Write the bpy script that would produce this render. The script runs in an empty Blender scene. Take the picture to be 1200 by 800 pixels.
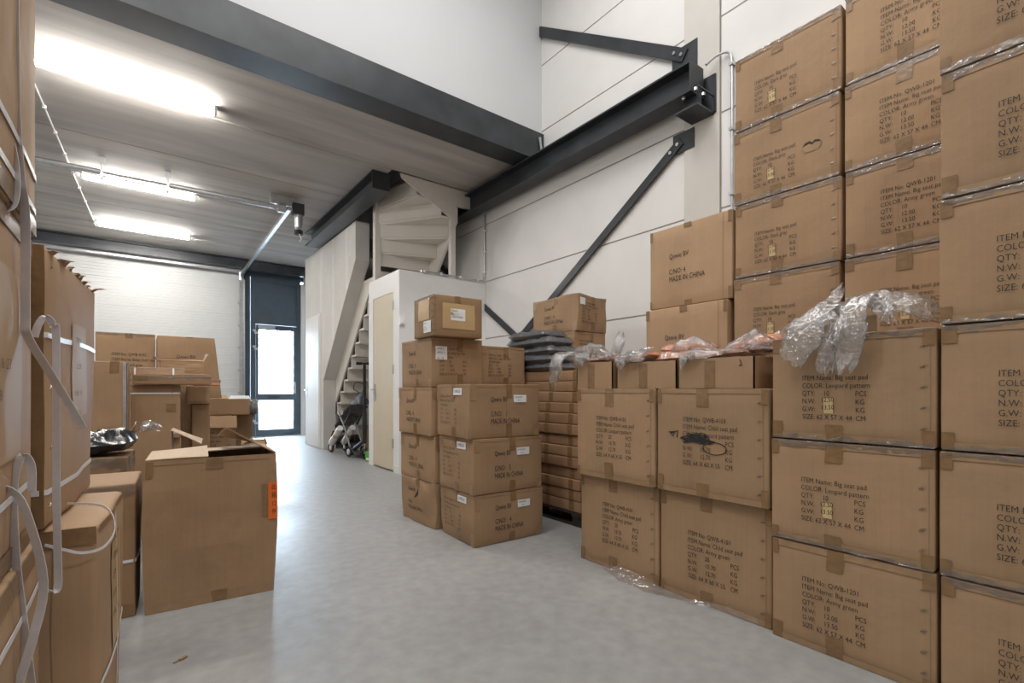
import bpy, bmesh, math, random
from mathutils import Vector, Matrix, noise

# ------------------------------------------------------------------ camera, world, lights
scene = bpy.context.scene
C = scene.collection
cam_d = bpy.data.cameras.new('camera')
cam_d.sensor_width = 36.0
cam_d.lens = 17.01
cam_d.shift_y = 56.5 / 1200.0
cam_d.clip_start = 0.02
cam = bpy.data.objects.new('camera', cam_d)
C.objects.link(cam)
cam.location = (0, 0, 1.09)
cam.rotation_euler = (math.radians(90), 0, math.radians(-37.495))
scene.camera = cam

world = bpy.data.worlds.new('daylight')
scene.world = world
world.use_nodes = True
bg = world.node_tree.nodes['Background']
bg.inputs[0].default_value = (0.64, 0.82, 1.0, 1)
bg.inputs[1].default_value = 38.0

def area_light(name, loc, size, energy, col=(1, 0.985, 0.96), rot=(0, 0, 0)):
    d = bpy.data.lights.new(name, 'AREA')
    d.shape = 'RECTANGLE'
    d.size, d.size_y = size
    d.energy = energy
    d.color = col
    o = bpy.data.objects.new(name, d)
    C.objects.link(o)
    o.location = loc
    o.rotation_euler = rot
    return o
# unseen lamps high up under the roof of the hall
area_light('hall_ceiling_light', (1.7, 2.6, 6.45), (2.4, 0.5), 95)
area_light('hall_ceiling_light', (0.4, 0.6, 6.45), (2.4, 0.5), 70)
area_light('hall_ceiling_light', (0.6, -2.0, 6.45), (2.4, 0.5), 90)  # unseen lamp added behind the camera to brighten the sides facing it
area_light('hall_ceiling_light', (-1.0, 1.6, 6.45), (1.2, 0.5), 80)

vs = scene.view_settings
vs.view_transform = 'Standard'
vs.look = 'None'
vs.gamma = 1.0
vs.use_curve_mapping = False
vs.exposure = 0.0
scene.cycles.max_bounces = 10
scene.cycles.diffuse_bounces = 6
scene.cycles.transparent_max_bounces = 16
scene.cycles.caustics_reflective = False
scene.cycles.caustics_refractive = False
scene.cycles.sample_clamp_indirect = 6.0

# ------------------------------------------------------------------ materials
MATS = {}
def nodes_of(name):
    m = bpy.data.materials.new(name)
    m.use_nodes = True
    nt = m.node_tree
    p = nt.nodes['Principled BSDF']
    MATS[name] = m
    return m, nt, p

def plain(name, col, rough=0.5, metal=0.0, var=0.08, nscale=6.0, bump=0.0, bscale=40.0, spec=0.5, stretch=(1, 1, 1), rand=0.0):
    """base colour broken up by noise, optional bump, optional per-object value shift"""
    m, nt, p = nodes_of(name)
    N, L = nt.nodes, nt.links
    tc = N.new('ShaderNodeTexCoord')
    mp = N.new('ShaderNodeMapping'); mp.inputs['Scale'].default_value = stretch
    L.new(tc.outputs['Object'], mp.inputs[0])
    nz = N.new('ShaderNodeTexNoise'); nz.inputs['Scale'].default_value = nscale; nz.inputs['Detail'].default_value = 6
    L.new(mp.outputs[0], nz.inputs['Vector'])
    rp = N.new('ShaderNodeValToRGB')
    rp.color_ramp.elements[0].position = 0.3; rp.color_ramp.elements[1].position = 0.7
    rp.color_ramp.elements[0].color = (*[c * (1 - var) for c in col], 1)
    rp.color_ramp.elements[1].color = (*[min(1, c * (1 + var)) for c in col], 1)
    L.new(nz.outputs[0], rp.inputs[0])
    out = rp.outputs[0]
    if rand:
        oi = N.new('ShaderNodeObjectInfo')
        mr = N.new('ShaderNodeMapRange'); mr.inputs[3].default_value = 1 - rand; mr.inputs[4].default_value = 1 + rand
        L.new(oi.outputs['Random'], mr.inputs[0])
        hs = N.new('ShaderNodeHueSaturation')
        L.new(mr.outputs[0], hs.inputs['Value']); L.new(out, hs.inputs['Color'])
        out = hs.outputs[0]
    L.new(out, p.inputs['Base Color'])
    p.inputs['Roughness'].default_value = rough
    p.inputs['Metallic'].default_value = metal
    p.inputs['Specular IOR Level'].default_value = spec
    if bump:
        n2 = N.new('ShaderNodeTexNoise'); n2.inputs['Scale'].default_value = bscale; n2.inputs['Detail'].default_value = 4
        L.new(mp.outputs[0], n2.inputs['Vector'])
        b = N.new('ShaderNodeBump'); b.inputs['Strength'].default_value = bump; b.inputs['Distance'].default_value = 0.01
        L.new(n2.outputs[0], b.inputs['Height']); L.new(b.outputs[0], p.inputs['Normal'])
    return m

def emissive(name, col, strength):
    m, nt, p = nodes_of(name)
    p.inputs['Base Color'].default_value = (*col, 1)
    p.inputs['Emission Color'].default_value = (*col, 1)
    p.inputs['Emission Strength'].default_value = strength
    return m

def cardboard(name, col, rand=0.07):
    m, nt, p = nodes_of(name)
    N, L = nt.nodes, nt.links
    tc = N.new('ShaderNodeTexCoord')
    nz = N.new('ShaderNodeTexNoise'); nz.inputs['Scale'].default_value = 3.0; nz.inputs['Detail'].default_value = 5
    L.new(tc.outputs['Object'], nz.inputs['Vector'])
    mp = N.new('ShaderNodeMapping'); mp.inputs['Scale'].default_value = (90, 90, 1.5)
    L.new(tc.outputs['Object'], mp.inputs[0])
    st = N.new('ShaderNodeTexNoise'); st.inputs['Scale'].default_value = 1.0; st.inputs['Detail'].default_value = 2
    L.new(mp.outputs[0], st.inputs['Vector'])
    rp = N.new('ShaderNodeValToRGB')
    rp.color_ramp.elements[0].position = 0.32; rp.color_ramp.elements[1].position = 0.7
    rp.color_ramp.elements[0].color = (*[c * 0.9 for c in col], 1)
    rp.color_ramp.elements[1].color = (*[c * 1.08 for c in col], 1)
    L.new(nz.outputs[0], rp.inputs[0])
    mx = N.new('ShaderNodeMix'); mx.data_type = 'RGBA'; mx.blend_type = 'MULTIPLY'; mx.inputs[0].default_value = 0.13
    L.new(rp.outputs[0], mx.inputs[6]); L.new(st.outputs[0], mx.inputs[7])
    oi = N.new('ShaderNodeObjectInfo')
    mr = N.new('ShaderNodeMapRange'); mr.inputs[3].default_value = 1 - rand; mr.inputs[4].default_value = 1 + rand
    L.new(oi.outputs['Random'], mr.inputs[0])
    hs = N.new('ShaderNodeHueSaturation')
    L.new(mr.outputs[0], hs.inputs['Value']); L.new(mx.outputs[2], hs.inputs['Color'])
    L.new(hs.outputs[0], p.inputs['Base Color'])
    p.inputs['Roughness'].default_value = 0.72
    p.inputs['Specular IOR Level'].default_value = 0.3
    b1 = N.new('ShaderNodeBump'); b1.inputs['Strength'].default_value = 0.10; b1.inputs['Distance'].default_value = 0.004
    L.new(st.outputs[0], b1.inputs['Height'])
    n3 = N.new('ShaderNodeTexNoise'); n3.inputs['Scale'].default_value = 9; n3.inputs['Detail'].default_value = 3
    L.new(tc.outputs['Object'], n3.inputs['Vector'])
    b2 = N.new('ShaderNodeBump'); b2.inputs['Strength'].default_value = 0.20; b2.inputs['Distance'].default_value = 0.02
    L.new(n3.outputs[0], b2.inputs['Height']); L.new(b1.outputs[0], b2.inputs['Normal'])
    L.new(b2.outputs[0], p.inputs['Normal'])
    return m

def film(name, col=(0.95, 0.95, 0.95), white=0.16, gloss=0.30, rough=0.10, bump=0.5):
    """thin clear plastic: mostly see-through, glossy, a little milky"""
    m = bpy.data.materials.new(name); m.use_nodes = True
    MATS[name] = m
    nt = m.node_tree; N, L = nt.nodes, nt.links
    for n in list(N): N.remove(n)
    o = N.new('ShaderNodeOutputMaterial')
    tr = N.new('ShaderNodeBsdfTransparent'); tr.inputs[0].default_value = (0.97, 0.97, 0.97, 1)
    gl = N.new('ShaderNodeBsdfGlossy'); gl.inputs['Roughness'].default_value = rough
    df = N.new('ShaderNodeBsdfDiffuse'); df.inputs[0].default_value = (*col, 1)
    tc = N.new('ShaderNodeTexCoord')
    nz = N.new('ShaderNodeTexNoise'); nz.inputs['Scale'].default_value = 45; nz.inputs['Detail'].default_value = 3
    L.new(tc.outputs['Object'], nz.inputs['Vector'])
    b = N.new('ShaderNodeBump'); b.inputs['Strength'].default_value = bump; b.inputs['Distance'].default_value = 0.02
    L.new(nz.outputs[0], b.inputs['Height'])
    L.new(b.outputs[0], gl.inputs['Normal'])
    fr = N.new('ShaderNodeFresnel'); fr.inputs[0].default_value = 1.5
    ad = N.new('ShaderNodeMath'); ad.operation = 'MULTIPLY_ADD'; ad.inputs[1].default_value = 0.6; ad.inputs[2].default_value = gloss * 0.5
    L.new(fr.outputs[0], ad.inputs[0])
    m1 = N.new('ShaderNodeMixShader'); L.new(ad.outputs[0], m1.inputs[0]); L.new(tr.outputs[0], m1.inputs[1]); L.new(gl.outputs[0], m1.inputs[2])
    m2 = N.new('ShaderNodeMixShader'); m2.inputs[0].default_value = white
    L.new(m1.outputs[0], m2.inputs[1]); L.new(df.outputs[0], m2.inputs[2])
    L.new(m2.outputs[0], o.inputs[0])
    return m

cardboard('card', (0.390, 0.249, 0.142))
cardboard('card_pale', (0.445, 0.290, 0.172))
cardboard('card_red', (0.37, 0.222, 0.125))
cardboard('card_dark', (0.32, 0.20, 0.11))
cardboard('card_inside', (0.52, 0.39, 0.27))
plain('tape', (0.235, 0.138, 0.064), 0.3, var=0.12, nscale=30, bump=0.15, bscale=60)
plain('tape_pale', (0.33, 0.21, 0.115), 0.35, var=0.1, nscale=30)
plain('ink', (0.018, 0.017, 0.018), 0.75, var=0.2, nscale=200)
plain('ink_red', (0.35, 0.04, 0.03), 0.7)
plain('label_white', (0.78, 0.78, 0.78), 0.5, var=0.03)
plain('label_tan', (0.50, 0.34, 0.17), 0.4, var=0.06)
plain('label_pale', (0.44, 0.295, 0.17), 0.6, var=0.05)
plain('label_orange', (0.80, 0.16, 0.015), 0.55, var=0.05)
plain('sticker_yellow', (0.60, 0.45, 0.22), 0.6, var=0.06)
plain('staple_metal', (0.25, 0.22, 0.19), 0.35, 0.9)
film('film', white=0.045, gloss=0.16, rough=0.14)
film('film_clear', white=0.05, gloss=0.25)
film('film_bag', white=0.075, gloss=0.40, rough=0.07, bump=0.9)
film('film_tint', col=(0.85, 0.5, 0.4), white=0.35, gloss=0.4)
plain('strap', (0.66, 0.64, 0.66), 0.4, var=0.05, nscale=60)
plain('strap_white', (0.74, 0.74, 0.74), 0.4, var=0.05, nscale=60)
plain('black_plastic', (0.01, 0.01, 0.012), 0.22, var=0.2, bump=0.3, bscale=20)
plain('dark_cloth', (0.055, 0.062, 0.078), 0.45, var=0.25, nscale=10, bump=0.4, bscale=18)
plain('grey_cloth', (0.13, 0.12, 0.125), 0.9, var=0.2, bump=0.3)
plain('orange_cloth', (0.90, 0.24, 0.03), 0.6, var=0.15)
plain('orange_pale', (0.80, 0.33, 0.15), 0.5, var=0.15)
plain('steel_dark', (0.027, 0.031, 0.036), 0.40, 0.0, var=0.4, nscale=3.5, bump=0.05, bscale=50)
plain('steel_bolt', (0.6, 0.6, 0.6), 0.3, 0.9)
plain('steel_galv', (0.52, 0.53, 0.54), 0.35, 0.85, var=0.12, nscale=20)
plain('frame_blue', (0.055, 0.076, 0.098), 0.4, var=0.1)
plain('wall_white', (0.585, 0.59, 0.60), 0.7, var=0.015, nscale=2)
plain('wall_panel', (0.735, 0.72, 0.70), 0.75, var=0.03, nscale=2.5, bump=0.05, bscale=120)
plain('wall_column', (0.60, 0.57, 0.525), 0.75, var=0.04, nscale=3, bump=0.08, bscale=90)
plain('plaster', (0.66, 0.64, 0.61), 0.8, var=0.04, nscale=3)
plain('filler', (0.72, 0.705, 0.685), 0.8, var=0.03)
plain('paint_white', (0.80, 0.795, 0.785), 0.45, var=0.015)
plain('paint_stair', (0.74, 0.70, 0.64), 0.55, var=0.03, nscale=5)
plain('door_beige', (0.62, 0.54, 0.40), 0.45, var=0.02)
plain('sect_white', (0.64, 0.645, 0.635), 0.45, var=0.02)
plain('slab', (0.40, 0.372, 0.345), 0.8, var=0.20, nscale=2.2, bump=0.12, bscale=30, stretch=(0.25, 2.2, 1))
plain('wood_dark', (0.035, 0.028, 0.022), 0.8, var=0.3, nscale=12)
plain('rubber', (0.015, 0.015, 0.016), 0.7, var=0.2)
plain('alu', (0.5, 0.5, 0.52), 0.35, 0.8)
plain('green_print', (0.12, 0.42, 0.08), 0.5)
plain('pavement', (0.6, 0.6, 0.6), 0.8)
plain('roof_grey', (0.55, 0.55, 0.55), 0.8)
emissive('led', (1.0, 0.97, 0.92), 125.0)

# polished concrete floor
m, nt, p = nodes_of('floor_concrete')
N, L = nt.nodes, nt.links
tc = N.new('ShaderNodeTexCoord')
n1 = N.new('ShaderNodeTexNoise'); n1.inputs['Scale'].default_value = 0.9; n1.inputs['Detail'].default_value = 9; n1.inputs['Roughness'].default_value = 0.62
L.new(tc.outputs['Object'], n1.inputs['Vector'])
r1 = N.new('ShaderNodeValToRGB')
r1.color_ramp.elements[0].position = 0.3; r1.color_ramp.elements[0].color = (0.250, 0.248, 0.243, 1)
r1.color_ramp.elements[1].position = 0.72; r1.color_ramp.elements[1].color = (0.335, 0.331, 0.322, 1)
L.new(n1.outputs[0], r1.inputs[0])
n2 = N.new('ShaderNodeTexNoise'); n2.inputs['Scale'].default_value = 14; n2.inputs['Detail'].default_value = 6
L.new(tc.outputs['Object'], n2.inputs['Vector'])
mx = N.new('ShaderNodeMix'); mx.data_type = 'RGBA'; mx.blend_type = 'OVERLAY'; mx.inputs[0].default_value = 0.25
L.new(r1.outputs[0], mx.inputs[6]); L.new(n2.outputs[0], mx.inputs[7])
L.new(mx.outputs[2], p.inputs['Base Color'])
mr = N.new('ShaderNodeMapRange'); mr.inputs[1].default_value = 0.3; mr.inputs[2].default_value = 0.7; mr.inputs[3].default_value = 0.38; mr.inputs[4].default_value = 0.56
L.new(n1.outputs[0], mr.inputs[0]); L.new(mr.outputs[0], p.inputs['Roughness'])
bp = N.new('ShaderNodeBump'); bp.inputs['Strength'].default_value = 0.06; bp.inputs['Distance'].default_value = 0.004
L.new(n2.outputs[0], bp.inputs['Height']); L.new(bp.outputs[0], p.inputs['Normal'])

# clear door glass
m = bpy.data.materials.new('glass'); m.use_nodes = True; MATS['glass'] = m
nt = m.node_tree; N, L = nt.nodes, nt.links
for n in list(N): N.remove(n)
o = N.new('ShaderNodeOutputMaterial'); tr = N.new('ShaderNodeBsdfTransparent'); gl = N.new('ShaderNodeBsdfGlossy')
gl.inputs['Roughness'].default_value = 0.02
ms = N.new('ShaderNodeMixShader'); ms.inputs[0].default_value = 0.06
L.new(tr.outputs[0], ms.inputs[1]); L.new(gl.outputs[0], ms.inputs[2]); L.new(ms.outputs[0], o.inputs[0])

# ------------------------------------------------------------------ helpers
V = Vector
def link_mesh(name, me, mat, parent=None, smooth=False):
    if mat: me.materials.append(MATS[mat]) if not me.materials else None
    o = bpy.data.objects.new(name, me)
    C.objects.link(o)
    if parent is not None: o.parent = parent
    if smooth:
        me.polygons.foreach_set('use_smooth', [True] * len(me.polygons))
    return o
def mesh(name, verts, faces, mat, parent=None, smooth=False):
    me = bpy.data.meshes.new(name)
    me.from_pydata([tuple(v) for v in verts], [], faces)
    me.update()
    return link_mesh(name, me, mat, parent, smooth)
class MB:
    def __init__(s): s.v = []; s.f = []
    def add(s, vs_, fs):
        n = len(s.v); s.v += [tuple(v) for v in vs_]; s.f += [tuple(i + n for i in f) for f in fs]
    def box(s, x0, x1, y0, y1, z0, z1, M=None):
        p_ = [V((x, y, z)) for z in (z0, z1) for y in (y0, y1) for x in (x0, x1)]
        if M: p_ = [M @ q for q in p_]
        s.add(p_, [(0, 2, 3, 1), (4, 5, 7, 6), (0, 1, 5, 4), (2, 6, 7, 3), (0, 4, 6, 2), (1, 3, 7, 5)])
        return s
    def prism(s, poly, axis, a0, a1):
        """extrude a 2D polygon; axis 'x': poly=(y,z), 'y': poly=(x,z), 'z': poly=(x,y)"""
        def mk(u, w, a):
            return {'x': (a, u, w), 'y': (u, a, w), 'z': (u, w, a)}[axis]
        n = len(poly)
        vs_ = [mk(u, w, a0) for u, w in poly] + [mk(u, w, a1) for u, w in poly]
        fs = [tuple(range(n)), tuple(range(2 * n - 1, n - 1, -1))] + [(i, (i + 1) % n + 0, (i + 1) % n + n, i + n)[::-1] for i in range(n)]
        s.add(vs_, fs); return s
    def tube(s, pts, r, n=8, caps=True):
        pts = [V(q) for q in pts]
        rr = r if isinstance(r, (list, tuple)) else [r] * len(pts)
        rings = []; up = None
        for i, q in enumerate(pts):
            d = (pts[min(i + 1, len(pts) - 1)] - pts[max(i - 1, 0)]).normalized()
            if up is None:
                up = d.orthogonal().normalized()
            up = (up - d * up.dot(d)).normalized()
            w = d.cross(up)
            rings.append([q + (up * math.cos(2 * math.pi * k / n) + w * math.sin(2 * math.pi * k / n)) * rr[i] for k in range(n)])
        vs_ = [v for rg in rings for v in rg]; fs = []
        for i in range(len(pts) - 1):
            for k in range(n):
                a = i * n + k; b = i * n + (k + 1) % n
                fs.append((a, b, b + n, a + n))
        if caps:
            fs.append(tuple(range(n))[::-1]); fs.append(tuple(range((len(pts) - 1) * n, len(pts) * n)))
        s.add(vs_, fs); return s
    def ribbon(s, pts, w, wdir, th=0.0012):
        """flat band along a polyline; wdir = direction of its width (vector, or one per point)"""
        pts = [V(q) for q in pts]; n = len(pts); vs_ = []
        for i, q in enumerate(pts):
            d = (pts[min(i + 1, n - 1)] - pts[max(i - 1, 0)]).normalized()
            wd = V(wdir[i] if isinstance(wdir, list) else wdir)
            wd = (wd - d * wd.dot(d)).normalized(); nm = d.cross(wd).normalized()
            for a, b in ((-1, -1), (1, -1), (1, 1), (-1, 1)):
                vs_.append(q + wd * a * w / 2 + nm * b * th / 2)
        fs = []
        for i in range(n - 1):
            for k in range(4):
                a = i * 4 + k; b = i * 4 + (k + 1) % 4
                fs.append((a, b, b + 4, a + 4))
        fs += [(3, 2, 1, 0), tuple(range((n - 1) * 4, n * 4))]
        s.add(vs_, fs); return s
    def build(s, name, mat, parent=None, smooth=False):
        return mesh(name, s.v, s.f, mat, parent, smooth)

def tag(o, label, cat, group=None):
    o['label'] = label; o['category'] = cat
    if group: o['group'] = group
    return o
def structure(o, label=None):
    o['kind'] = 'structure'
    if label: o['label'] = label
    return o
def empty(name, loc=(0, 0, 0), rz=0.0):
    o = bpy.data.objects.new(name, None); C.objects.link(o)
    o.location = loc; o.rotation_euler = (0, 0, math.radians(rz)); o.empty_display_size = 0.1
    return o
def smooth_pts(pts, n=6):
    """Catmull-Rom through the points"""
    pts = [V(q) for q in pts]; out = []
    for i in range(len(pts) - 1):
        p0, p1, p2, p3 = pts[max(i - 1, 0)], pts[i], pts[i + 1], pts[min(i + 2, len(pts) - 1)]
        for k in range(n):
            t = k / n
            out.append(0.5 * ((2 * p1) + (p2 - p0) * t + (2 * p0 - 5 * p1 + 4 * p2 - p3) * t * t + (3 * p1 - p0 - 3 * p2 + p3) * t ** 3))
    out.append(pts[-1]); return out

# ------------------------------------------------------------------ text outlines (flat print)
_txt = {}
def text_geom(s):
    if s in _txt: return _txt[s]
    cu = bpy.data.curves.new('t', 'FONT'); cu.body = s; cu.size = 1.0; cu.resolution_u = 2; cu.offset = -0.006
    ob = bpy.data.objects.new('t', cu); C.objects.link(ob)
    dg = bpy.context.evaluated_depsgraph_get()
    me = bpy.data.meshes.new_from_object(ob.evaluated_get(dg))
    vv = [(v.co.x, v.co.y) for v in me.vertices]; ff = [tuple(q.vertices) for q in me.polygons]
    bpy.data.objects.remove(ob); bpy.data.curves.remove(cu); bpy.data.meshes.remove(me)
    _txt[s] = (vv, ff); return vv, ff

# ------------------------------------------------------------------ the setting
BACK = 12.4; RW = 4.0; SLAB = 3.96; ROOF = 6.6
b = MB(); b.box(-2.2, 4.3, -4.3, BACK + 0.15, -0.2, 0)
structure(b.build('floor', 'floor_concrete'), 'polished grey concrete floor')
b = MB(); b.box(-30, 30, BACK + 0.15, 60, -0.25, -0.03)
structure(b.build('ground_outside', 'pavement'), 'pale paving outside the glazed door')

# right wall: concrete sandwich panels with recessed joints
wr = empty('wall_right'); structure(wr, 'off-white concrete panel wall with horizontal joints')
b = MB(); b.box(RW + 0.02, RW + 0.2, -4.3, BACK + 0.15, 0, ROOF); b.build('wall_core', 'wall_column', wr)
zs = [0.0, 1.01, 1.835, 2.665, 3.495, 4.33, 5.16, 5.99, ROOF]
for y0, y1 in ((2.58, 5.885), (5.90, BACK), (-4.3, 2.23)):
    for i in range(len(zs) - 1):
        b = MB(); b.box(RW, RW + 0.05, y0 + 0.004, y1 - 0.004, zs[i] + 0.008, zs[i + 1] - 0.008)
        b.build('panel', 'wall_panel', wr)
col = MB().box(RW - 0.02, RW + 0.1, 2.235, 2.575, 0, ROOF).build('trim_1', 'wall_column')
structure(col, 'beige concrete column in the right wall')

structure(MB().box(-2.2, -2.0, -4.3, BACK + 0.15, 0, ROOF).build('wall_left', 'wall_white'))
structure(MB().box(-2.2, 4.3, -4.5, -4.3, 0, ROOF).build('wall_near', 'wall_white'))
structure(MB().box(-2.2, 4.3, -4.5, BACK + 0.3, ROOF, ROOF + 0.2).build('ceiling_roof', 'roof_grey'))
structure(MB().box(-2.0, RW, 4.60, 4.70, SLAB + 0.02, ROOF).build('wall_upper', 'wall_white'), 'smooth white wall above the mezzanine beam')

# mezzanine floor of hollow-core slabs, with a stairwell left open
ce = empty('ceiling'); structure(ce, 'grey concrete slab ceiling under the mezzanine')
ys = [4.72, 5.97, 7.23, 8.48, 9.75, 11.0, BACK]
for i in range(len(ys) - 1):
    y0, y1 = ys[i], ys[i + 1]
    x1 = RW if (y0 < 5 or y0 > 9.5) else 2.60
    # chamfered lower edges make the joint a small V groove
    pr = [(y0 + 0.003, SLAB + 0.02), (y0 + 0.016, SLAB), (y1 - 0.016, SLAB), (y1 - 0.003, SLAB + 0.02), (y1 - 0.002, SLAB + 0.26), (y0 + 0.002, SLAB + 0.26)]
    MB().prism(pr, 'x', -2.0, x1).build('slab', 'slab', ce)
# stairwell shaft closed above
structure(MB().box(2.55, RW, 5.97, 9.75, 5.6, 5.7).build('ceiling_stairwell', 'wall_white'))
structure(MB().box(2.55, 2.62, 5.97, 9.75, SLAB + 0.26, 5.6).build('wall_stairwell', 'wall_white'))
structure(MB().box(2.62, RW, 5.90, 5.97, SLAB + 0.26, 5.6).build('wall_stairwell_near', 'wall_white'))
structure(MB().box(2.62, RW, 9.75, 9.82, SLAB + 0.26, 5.6).build('wall_stairwell_far', 'wall_white'))

# back wall with dark steel front
wb = empty('wall_back'); structure(wb, 'dark steel front around the overhead door')
MB().box(-2.0, 1.80, BACK, BACK + 0.15, 3.86, ROOF).build('wall_above', 'frame_blue', wb)
MB().box(3.13, RW, BACK, BACK + 0.15, 0, ROOF).build('wall_side', 'wall_white', wb)
MB().box(-2.0, -1.75, BACK, BACK + 0.15, 0, 3.9).build('wall_end', 'frame_blue', wb)
MB().box(1.80, 3.13, BACK, BACK + 0.15, 3.70, ROOF).build('wall_above_door', 'frame_blue', wb)
MB().box(1.79, 1.97, BACK - 0.06, BACK + 0.15, 0, 3.72).build('post', 'frame_blue', wb)
MB().box(3.06, 3.14, BACK - 0.10, BACK + 0.15, 0, 3.62).build('jamb', 'paint_white', wb)

# overhead door: ribbed white sections
d1 = empty('door_1', (0.02, BACK + 0.02, 0)); structure(d1, 'white ribbed overhead sectional door')
nsec = 7; hs = 3.87 / nsec
prof = []
ribs = 9
def section_mesh():
    pts = []
    for k in range(ribs):
        z0 = hs * k / ribs; z1 = hs * (k + 1) / ribs; g = 0.004 if k else 0.009
        pts += [(g, z0), (0.0, z0 + 0.005), (0.0, z1 - 0.004), (0.004, z1)]
    pts += [(0.04, hs), (0.04, 0.0)]
    b = MB().prism(pts, 'x', -1.78, 1.75)
    me = bpy.data.meshes.new('section'); me.from_pydata(b.v, [], b.f); me.update(); me.materials.append(MATS['sect_white'])
    return me
sm = section_mesh()
for i in range(nsec):
    o = link_mesh('section', sm, None, d1); o.location = (0, 0, i * hs)

# glazed entrance door
d2 = empty('door_2', (1.985, BACK, 0)); structure(d2, 'dark grey entrance door with two bright glass panes')
W2 = 1.075
MB().box(0, 0.10, -0.03, 0.08, 0, 3.70).box(W2 - 0.09, W2, -0.03, 0.08, 0, 3.70).box(0.10, W2 - 0.09, -0.03, 0.08, 2.60, 2.68).box(0.10, W2 - 0.09, -0.03, 0.08, 3.6, 3.70).build('door_frame', 'frame_blue', d2)
MB().box(0.10, W2 - 0.09, 0.0, 0.05, 2.68, 3.6).build('transom_panel', 'frame_blue', d2)
lf = MB().box(0.105, 0.165, -0.05, 0.03, 0.02, 2.59).box(W2 - 0.165, W2 - 0.095, -0.05, 0.03, 0.02, 2.59).box(0.165, W2 - 0.165, -0.05, 0.03, 2.48, 2.59).box(0.165, W2 - 0.165, -0.05, 0.03, 0.84, 1.0).box(0.165, W2 - 0.165, -0.05, 0.03, 0.02, 0.17).build('door_leaf', 'frame_blue', d2)
MB().box(0.165, W2 - 0.165, -0.02, -0.008, 1.0, 2.48).build('pane', 'glass', d2)
MB().box(0.165, W2 - 0.165, -0.02, -0.008, 0.17, 0.84).build('pane', 'glass', d2)
h2 = MB().box(W2 - 0.155, W2 - 0.115, -0.062, -0.05, 1.0, 1.28).build('lock_plate', 'alu', d2)
MB().tube([(W2 - 0.135, -0.06, 1.16), (W2 - 0.135, -0.11, 1.16), (W2 - 0.27, -0.115, 1.16)], 0.011).build('handle', 'alu', h2)
for z in (0.35, 2.05, 2.42):
    MB().box(0.04, 0.105, -0.075, -0.03, z, z + 0.05).box(0.07, 0.135, -0.075, -0.05, z - 0.05, z).build('hinge', 'alu', d2)
MB().box(0.15, 0.50, -0.10, -0.05, 2.505, 2.57).build('door_closer', 'alu', d2)
MB().box(0.35, 0.60, -0.056, -0.05, 0.89, 0.94).build('letter_slot', 'steel_dark', d2)
structure(MB().box(1.97, 3.06, BACK - 0.08, BACK + 0.02, 0, 0.02).build('trim_2', 'alu'), 'metal threshold below the glazed door')

# lintel beam above the overhead door
def i_profile(w, hh, tf, tw):
    a = w / 2; c = tw / 2
    return [(-a, 0), (a, 0), (a, tf), (c, tf), (c, hh - tf), (a, hh - tf), (a, hh), (-a, hh), (-a, hh - tf), (-c, hh - tf), (-c, tf), (-a, tf)]
def ibeam(name, axis, c, z0, w, hh, tf, tw, a0, a1, label):
    pr = [(c + u, z0 + q) for u, q in i_profile(w, hh, tf, tw)]
    o = MB().prism(pr, axis, a0, a1).build(name, 'steel_dark')
    return o
lb = ibeam('steel_beam', 'x', 12.06, 3.75, 0.2, 0.2, 0.014, 0.01, -2.0, 3.16, '')
tag(lb, 'dark steel lintel beam above the white overhead door', 'beam')
MB().box(-2.0, 1.8, 12.16, 12.30, 3.70, 3.86).build('door_seal', 'alu', lb)

# mezzanine edge beam
eb = empty('steel_beam', (0, 4.55, 0))
tag(eb, 'long dark steel edge beam carrying the mezzanine below the white wall', 'beam')
MB().box(-2.0, 3.99, 0.0, 0.016, 3.945, 4.275).build('fascia', 'steel_dark', eb)
MB().box(-2.0, 3.80, -0.012, 0.30, 3.925, 3.945).build('bottom_flange', 'steel_dark', eb)
MB().box(-2.0, 3.99, 0.016, 0.10, 4.262, 4.275).build('top_flange', 'steel_dark', eb)
MB().box(3.76, 3.80, 0.0, 0.30, 3.905, 3.925).build('packing_plate', 'steel_dark', eb)

# wall beam running along the right wall
wbm = empty('steel_beam', (3.82, 2.36, 3.643))
tag(wbm, 'dark steel beam bracketed along the right wall at mezzanine height', 'beam')
pr = i_profile(0.2, 0.262, 0.016, 0.012)
MB().prism(pr, 'y', 0.0, 5.5).build('profile', 'steel_dark', wbm)
MB().box(-0.1, 0.1, -0.012, 0.0, -0.0, 0.262).build('end_plate', 'steel_dark', wbm)
# bracket below its near end
MB().box(-0.006, 0.006, -0.05, 0.12, -0.13, 0.0).build('bracket_web', 'steel_dark', wbm)
MB().box(-0.1, 0.16, -0.08, 0.14, -0.145, -0.13).build('bracket_foot', 'steel_dark', wbm)
MB().box(0.14, 0.158, -0.10, 0.14, -0.13, 0.20).build('bracket_backplate', 'steel_dark', wbm)
MB().box(-0.1, 0.14, -0.09, -0.078, 0.0, 0.012).build('bracket_plate', 'steel_dark', wbm)
for x, y, z in ((-0.06, -0.035, 0.015), (0.06, -0.035, 0.015), (-0.06, 0.08, -0.012)):
    MB().tube([(x, y, z - 0.012), (x, y, z + 0.012)], 0.016, 6).build('bolt', 'steel_bolt', wbm)

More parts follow.
